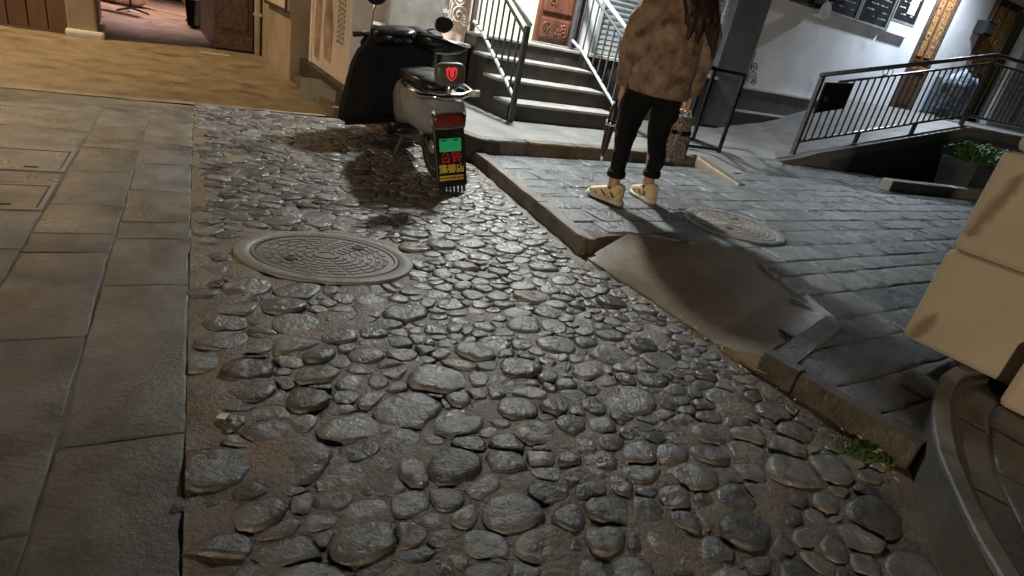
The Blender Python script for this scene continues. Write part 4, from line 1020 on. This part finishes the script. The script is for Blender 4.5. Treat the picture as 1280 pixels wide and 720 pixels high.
for s in (-1, 1): MB().tube([(-.05, s*.02, .29), (-.035, s*.015, .335), (-.005, 0, .352), (.025, s*.015, .335), (.05, s*.02, .29)], .006, 6).build('handle', m_trim, bag, smooth=True)
up_ = M_ @ Vector((-.145, .23, .24))
um = thing('folded_umbrella', 'dark folded umbrella with silver tip hanging by the left leg of the person', 'umbrella', tuple(up_), FA)
MB().tube([(0, 0, .0), (0, 0, .05), (0, 0, .16), (.0, 0, .30), (0, 0, .36)], [.016, .024, .030, .026, .012], 12).build('canopy', m_umb, um, smooth=True)
MB().tube([(0, 0, -.05), (0, 0, .0)], [.008, .014], 8).build('tip', m_chrome, um, smooth=True); MB().tube([(0, 0, .36), (0, 0, .46)], .011, 8).build('grip', m_black, um, smooth=True); MB().tube([(0, 0, .20), (0, 0, .235)], .036, 12).build('silver_band', m_chrome, um, smooth=True)

# ------------------------------------------------------------------ curved planter bench at the right, cartons on it
cc = Vector((2.28, 1.30))
ring_pts = [(1.13, .55), (1.17, .80), (1.205, 1.05), (1.265, 1.30), (1.345, 1.52), (1.47, 1.76), (1.60, 1.96), (1.76, 2.13), (1.98, 2.25), (2.3, 2.33)]
def smoothp(p, it=2):
    for _ in range(it):
        q = [p[0]]
        for i in range(len(p)-1):
            a, b = Vector(p[i]), Vector(p[i+1]); q += [tuple(a.lerp(b, .25)), tuple(a.lerp(b, .75))]
        q.append(p[-1]); p = q
    return p
rp = smoothp(ring_pts)
plt = thing('planter_bench', 'curved low stone planter wall with a pale rim at the right edge', 'planter', (1.8, 1.4, 0))
def strip(pts_, o0, o1, z0, z1, name, mm, wob=0):
    rs = []
    for i, p in enumerate(pts_):
        a = Vector(pts_[max(0, i-1)]); b = Vector(pts_[min(len(pts_)-1, i+1)]); d = (b-a).normalized(); n = Vector((d.y, -d.x)); p = Vector(p)
        q0 = p+n*(o0+random.uniform(-wob, wob)); q1 = p+n*o1; f = Vector((1.8, 1.4))
        rs.append([(q0.x-f.x, q0.y-f.y, z0), (q0.x-f.x, q0.y-f.y, z1), (q1.x-f.x, q1.y-f.y, z1+random.uniform(-wob, wob)), (q1.x-f.x, q1.y-f.y, z0)])
    return MB().rings(rs, True).build(name, mm, plt, autos=True, bevel=.006)
strip(rp, .0, .07, -.05, .150, 'wall', m_plant, .002)
strip(rp, -.012, .040, .151, .175, 'rim', m_rim, .003)
inner = [(p[0]+.05, p[1]-.03) for p in rp]+[(4.0, 2.4), (4.0, .4), (1.2, .4)]
MB().prism([(p[0]-1.8, p[1]-1.4) for p in inner], .06, .1275).build('bed', m_plant, plt)
def offs(o):
    out = []
    for i, p in enumerate(rp):
        a = Vector(rp[max(0, i-1)]); b = Vector(rp[min(len(rp)-1, i+1)]); d = (b-a).normalized(); out.append(Vector(p)+Vector((d.y, -d.x))*o)
    return out
rg2 = random.Random(9)
for o0, o1, n_ in ((.048, .17, 5), (.17, .40, 7), (.40, .62, 5), (.62, .82, 4)):
    A_, B_ = offs(o0), offs(o1)
    for k in range(n_):
        f0, f1 = (k+(.4 if n_ in (7, 4) else 0))/n_, min(1, (k+1+(.4 if n_ in (7, 4) else 0))/n_)
        if f1-f0 < .03: continue
        pa = [poly_at(A_, f0+(f1-f0)*i/3) for i in range(4)]; pb = [poly_at(B_, f0+(f1-f0)*i/3) for i in range(4)]
        q = [(p.x-1.8, p.y-1.4) for p in pa+pb[::-1]]
        slab(q, .134+rg2.uniform(-.002, .002), .03, 'paving_stone', m_pave2, plt, gap=.004, jit=.003, edge=.007, tilt=.002, rough=.003)
CD = math.atan2(-.745, .667)
def stained(src, name, x0, z0, x1, z1, w):
    M = src.copy(); M.name = name; n = M.node_tree.nodes; l = M.node_tree.links; b = n['Principled BSDF']
    old = b.inputs['Base Color'].links[0].from_socket
    tc = n.new('ShaderNodeTexCoord'); sx = n.new('ShaderNodeSeparateXYZ'); l.new(tc.outputs['Object'], sx.inputs[0])
    def math_(op, a, c_=None, d=None):
        q = n.new('ShaderNodeMath'); q.operation = op
        for i, v in enumerate((a, c_, d)):
            if v is None: continue
            if isinstance(v, (int, float)): q.inputs[i].default_value = v
            else: l.new(v, q.inputs[i])
        return q.outputs[0]
    nz = n.new('ShaderNodeTexNoise'); nz.inputs['Scale'].default_value = 22; l.new(tc.outputs['Object'], nz.inputs['Vector'])
    k = (x1-x0)/(z1-z0); xc = math_('MULTIPLY_ADD', sx.outputs[2], k, x0-k*z0)
    d = math_('ABSOLUTE', math_('SUBTRACT', sx.outputs[0], xc)); d = math_('ADD', d, math_('MULTIPLY', math_('SUBTRACT', nz.outputs[0], .5), .035))
    ends = math_('ABSOLUTE', math_('SUBTRACT', sx.outputs[2], (z0+z1)/2)); ends = math_('MAXIMUM', math_('SUBTRACT', ends, (z1-z0)/2-.03), 0)
    d = math_('ADD', d, ends)
    mr = n.new('ShaderNodeMapRange'); mr.interpolation_type = 'SMOOTHSTEP'; l.new(d, mr.inputs[0]); mr.inputs[1].default_value = w*.1; mr.inputs[2].default_value = w; mr.inputs[3].default_value = .7; mr.inputs[4].default_value = 0
    mx = n.new('ShaderNodeMix'); mx.data_type = 'RGBA'; l.new(mr.outputs[0], mx.inputs[0]); l.new(old, mx.inputs[6]); mx.inputs[7].default_value = (.14, .085, .038, 1); l.new(mx.outputs[2], b.inputs['Base Color'])
    return M
def carton(label, c, z, w_, d_, h_, mm, name='carton', tapes=(), group='cartons stacked on the planter bench'):
    t = thing(name, label, 'carton', (c[0], c[1], z), CD, group)
    b = MB().bb(0, w_, 0, d_, 0, h_)
    b.build('box_body', mm, t, bevel=.022)
    b = MB().bb(-.002, w_+.002, d_*.5-.022, d_*.5+.022, h_-.0005, h_+.0012); b.build('top_seam_tape', m_tape, t)
    for pts_ in tapes:
        MB().rings([[(x, -.0012, z_) for x, z_ in pts_], [(x, -.0002, z_) for x, z_ in pts_]], True).build('tape', m_tape, t)
    return t
c0 = Vector((1.65, 2.34)); dxy = Vector((.667, -.745)); dyy = Vector((.745, .667))
cb = c0+dxy*.008
carton('large beige carton at the bottom of the stack, brown stain at its lower left corner', c0, .172, .70, .48, .405, stained(m_card, 'stained carton low', .035, .0, .075, .15, .045))
carton('large beige carton in the middle of the stack with a long brown stain', cb, .579, .70, .48, .395, stained(m_card, 'stained carton mid', .030, .05, .095, .34, .036))
ct = c0+dxy*.035+dyy*.01
carton('smaller beige carton on top of the stack with navy strip below', ct, .979, .55, .42, .34, m_card)
MB_ = thing('tape_band', 'navy plastic strip lying under the top carton', 'strip', (cb.x, cb.y, .9755), CD)
MB().bb(0, .6, .0, .014, .0, .0028).bb(0, .014, .014, .40, .0, .0028).build('band', m_blue, MB_)
carton('small pinkish carton in front of the beige stack', (1.82, 1.95), .137, .40, .30, .24, m_cardp)

# ------------------------------------------------------------------ litter, moss
b = MB(); rg2 = random.Random(4)
for k in range(75):
    if k < 50: x, y = rg2.uniform(.75, 1.32), 0; y = 2.42-(x-.75)*1.35-rg2.uniform(.01, .22)**1.0
    else: x, y = rg2.uniform(.1, 1.1), rg2.uniform(1.0, 2.4)
    a = rg2.uniform(0, 6.3); s = rg2.uniform(.005, .014); z = .022+rg2.uniform(0, .006)
    d = Vector((math.cos(a), math.sin(a), 0)); n = Vector((-d.y, d.x, 0)); c = Vector((x, y, z))
    b.add([c-d*s, c+n*s*.45+Vector((0, 0, .003)), c+d*s, c-n*s*.45+Vector((0, 0, .002))], [(0, 1, 2, 3)])
tag(b.build('leaf_litter', m_dry), 'scattered dry leaf scraps along the kerb and cobbles', 'litter', kind='stuff')
b = MB()
for k in range(500):
    a = rg2.uniform(0, 6.28); r_ = rg2.random()**.6*.075; c = Vector((1.255+r_*1.5*math.cos(a), 1.66+r_*math.sin(a)*.8, .006)); h_ = rg2.uniform(.006, .022); w_ = .003; an = rg2.uniform(0, 6)
    d = Vector((math.cos(an), math.sin(an), 0)); tp = c+Vector((rg2.uniform(-.008, .008), rg2.uniform(-.008, .008), h_)); b.add([c-d*w_, c+d*w_, tp], [(0, 1, 2)])
tag(b.build('moss_patch', m_moss), 'green moss at the foot of the kerb by the planter', 'moss', kind='stuff')
t = MB(); t.rings([[(-.014, -.008, .004), (.012, -.010, .006), (.016, .006, .012), (-.010, .009, .006)], [(-.014, -.008, .006), (.012, -.010, .009), (.016, .006, .015), (-.010, .009, .008)]], True)
o = t.build('paper_scrap', m_paper); o.location = (-.66, 1.19, .006); tag(o, 'small crumpled white paper scrap at the edge of the flagstones', 'litter')
o = MB().rings([[(-.16, -.012, .002), (.16, -.018, .002), (.16, .012, .002), (-.16, .016, .002)], [(-.16, -.010, .010), (.16, -.016, .008), (.16, .010, .008), (-.16, .014, .010)]], True).build('paper_strip', m_paper); p = L(-2.1, 3.15); o.location = (p.x, p.y, .0); o.rotation_euler = (0, 0, A+R(8)); tag(o, 'flat pale strip of paper lying on the street before the passage', 'litter')
print('objects', len(bpy.data.objects), 'tris', sum(sum(len(p.vertices)-2 for p in me.polygons) for me in bpy.data.meshes))
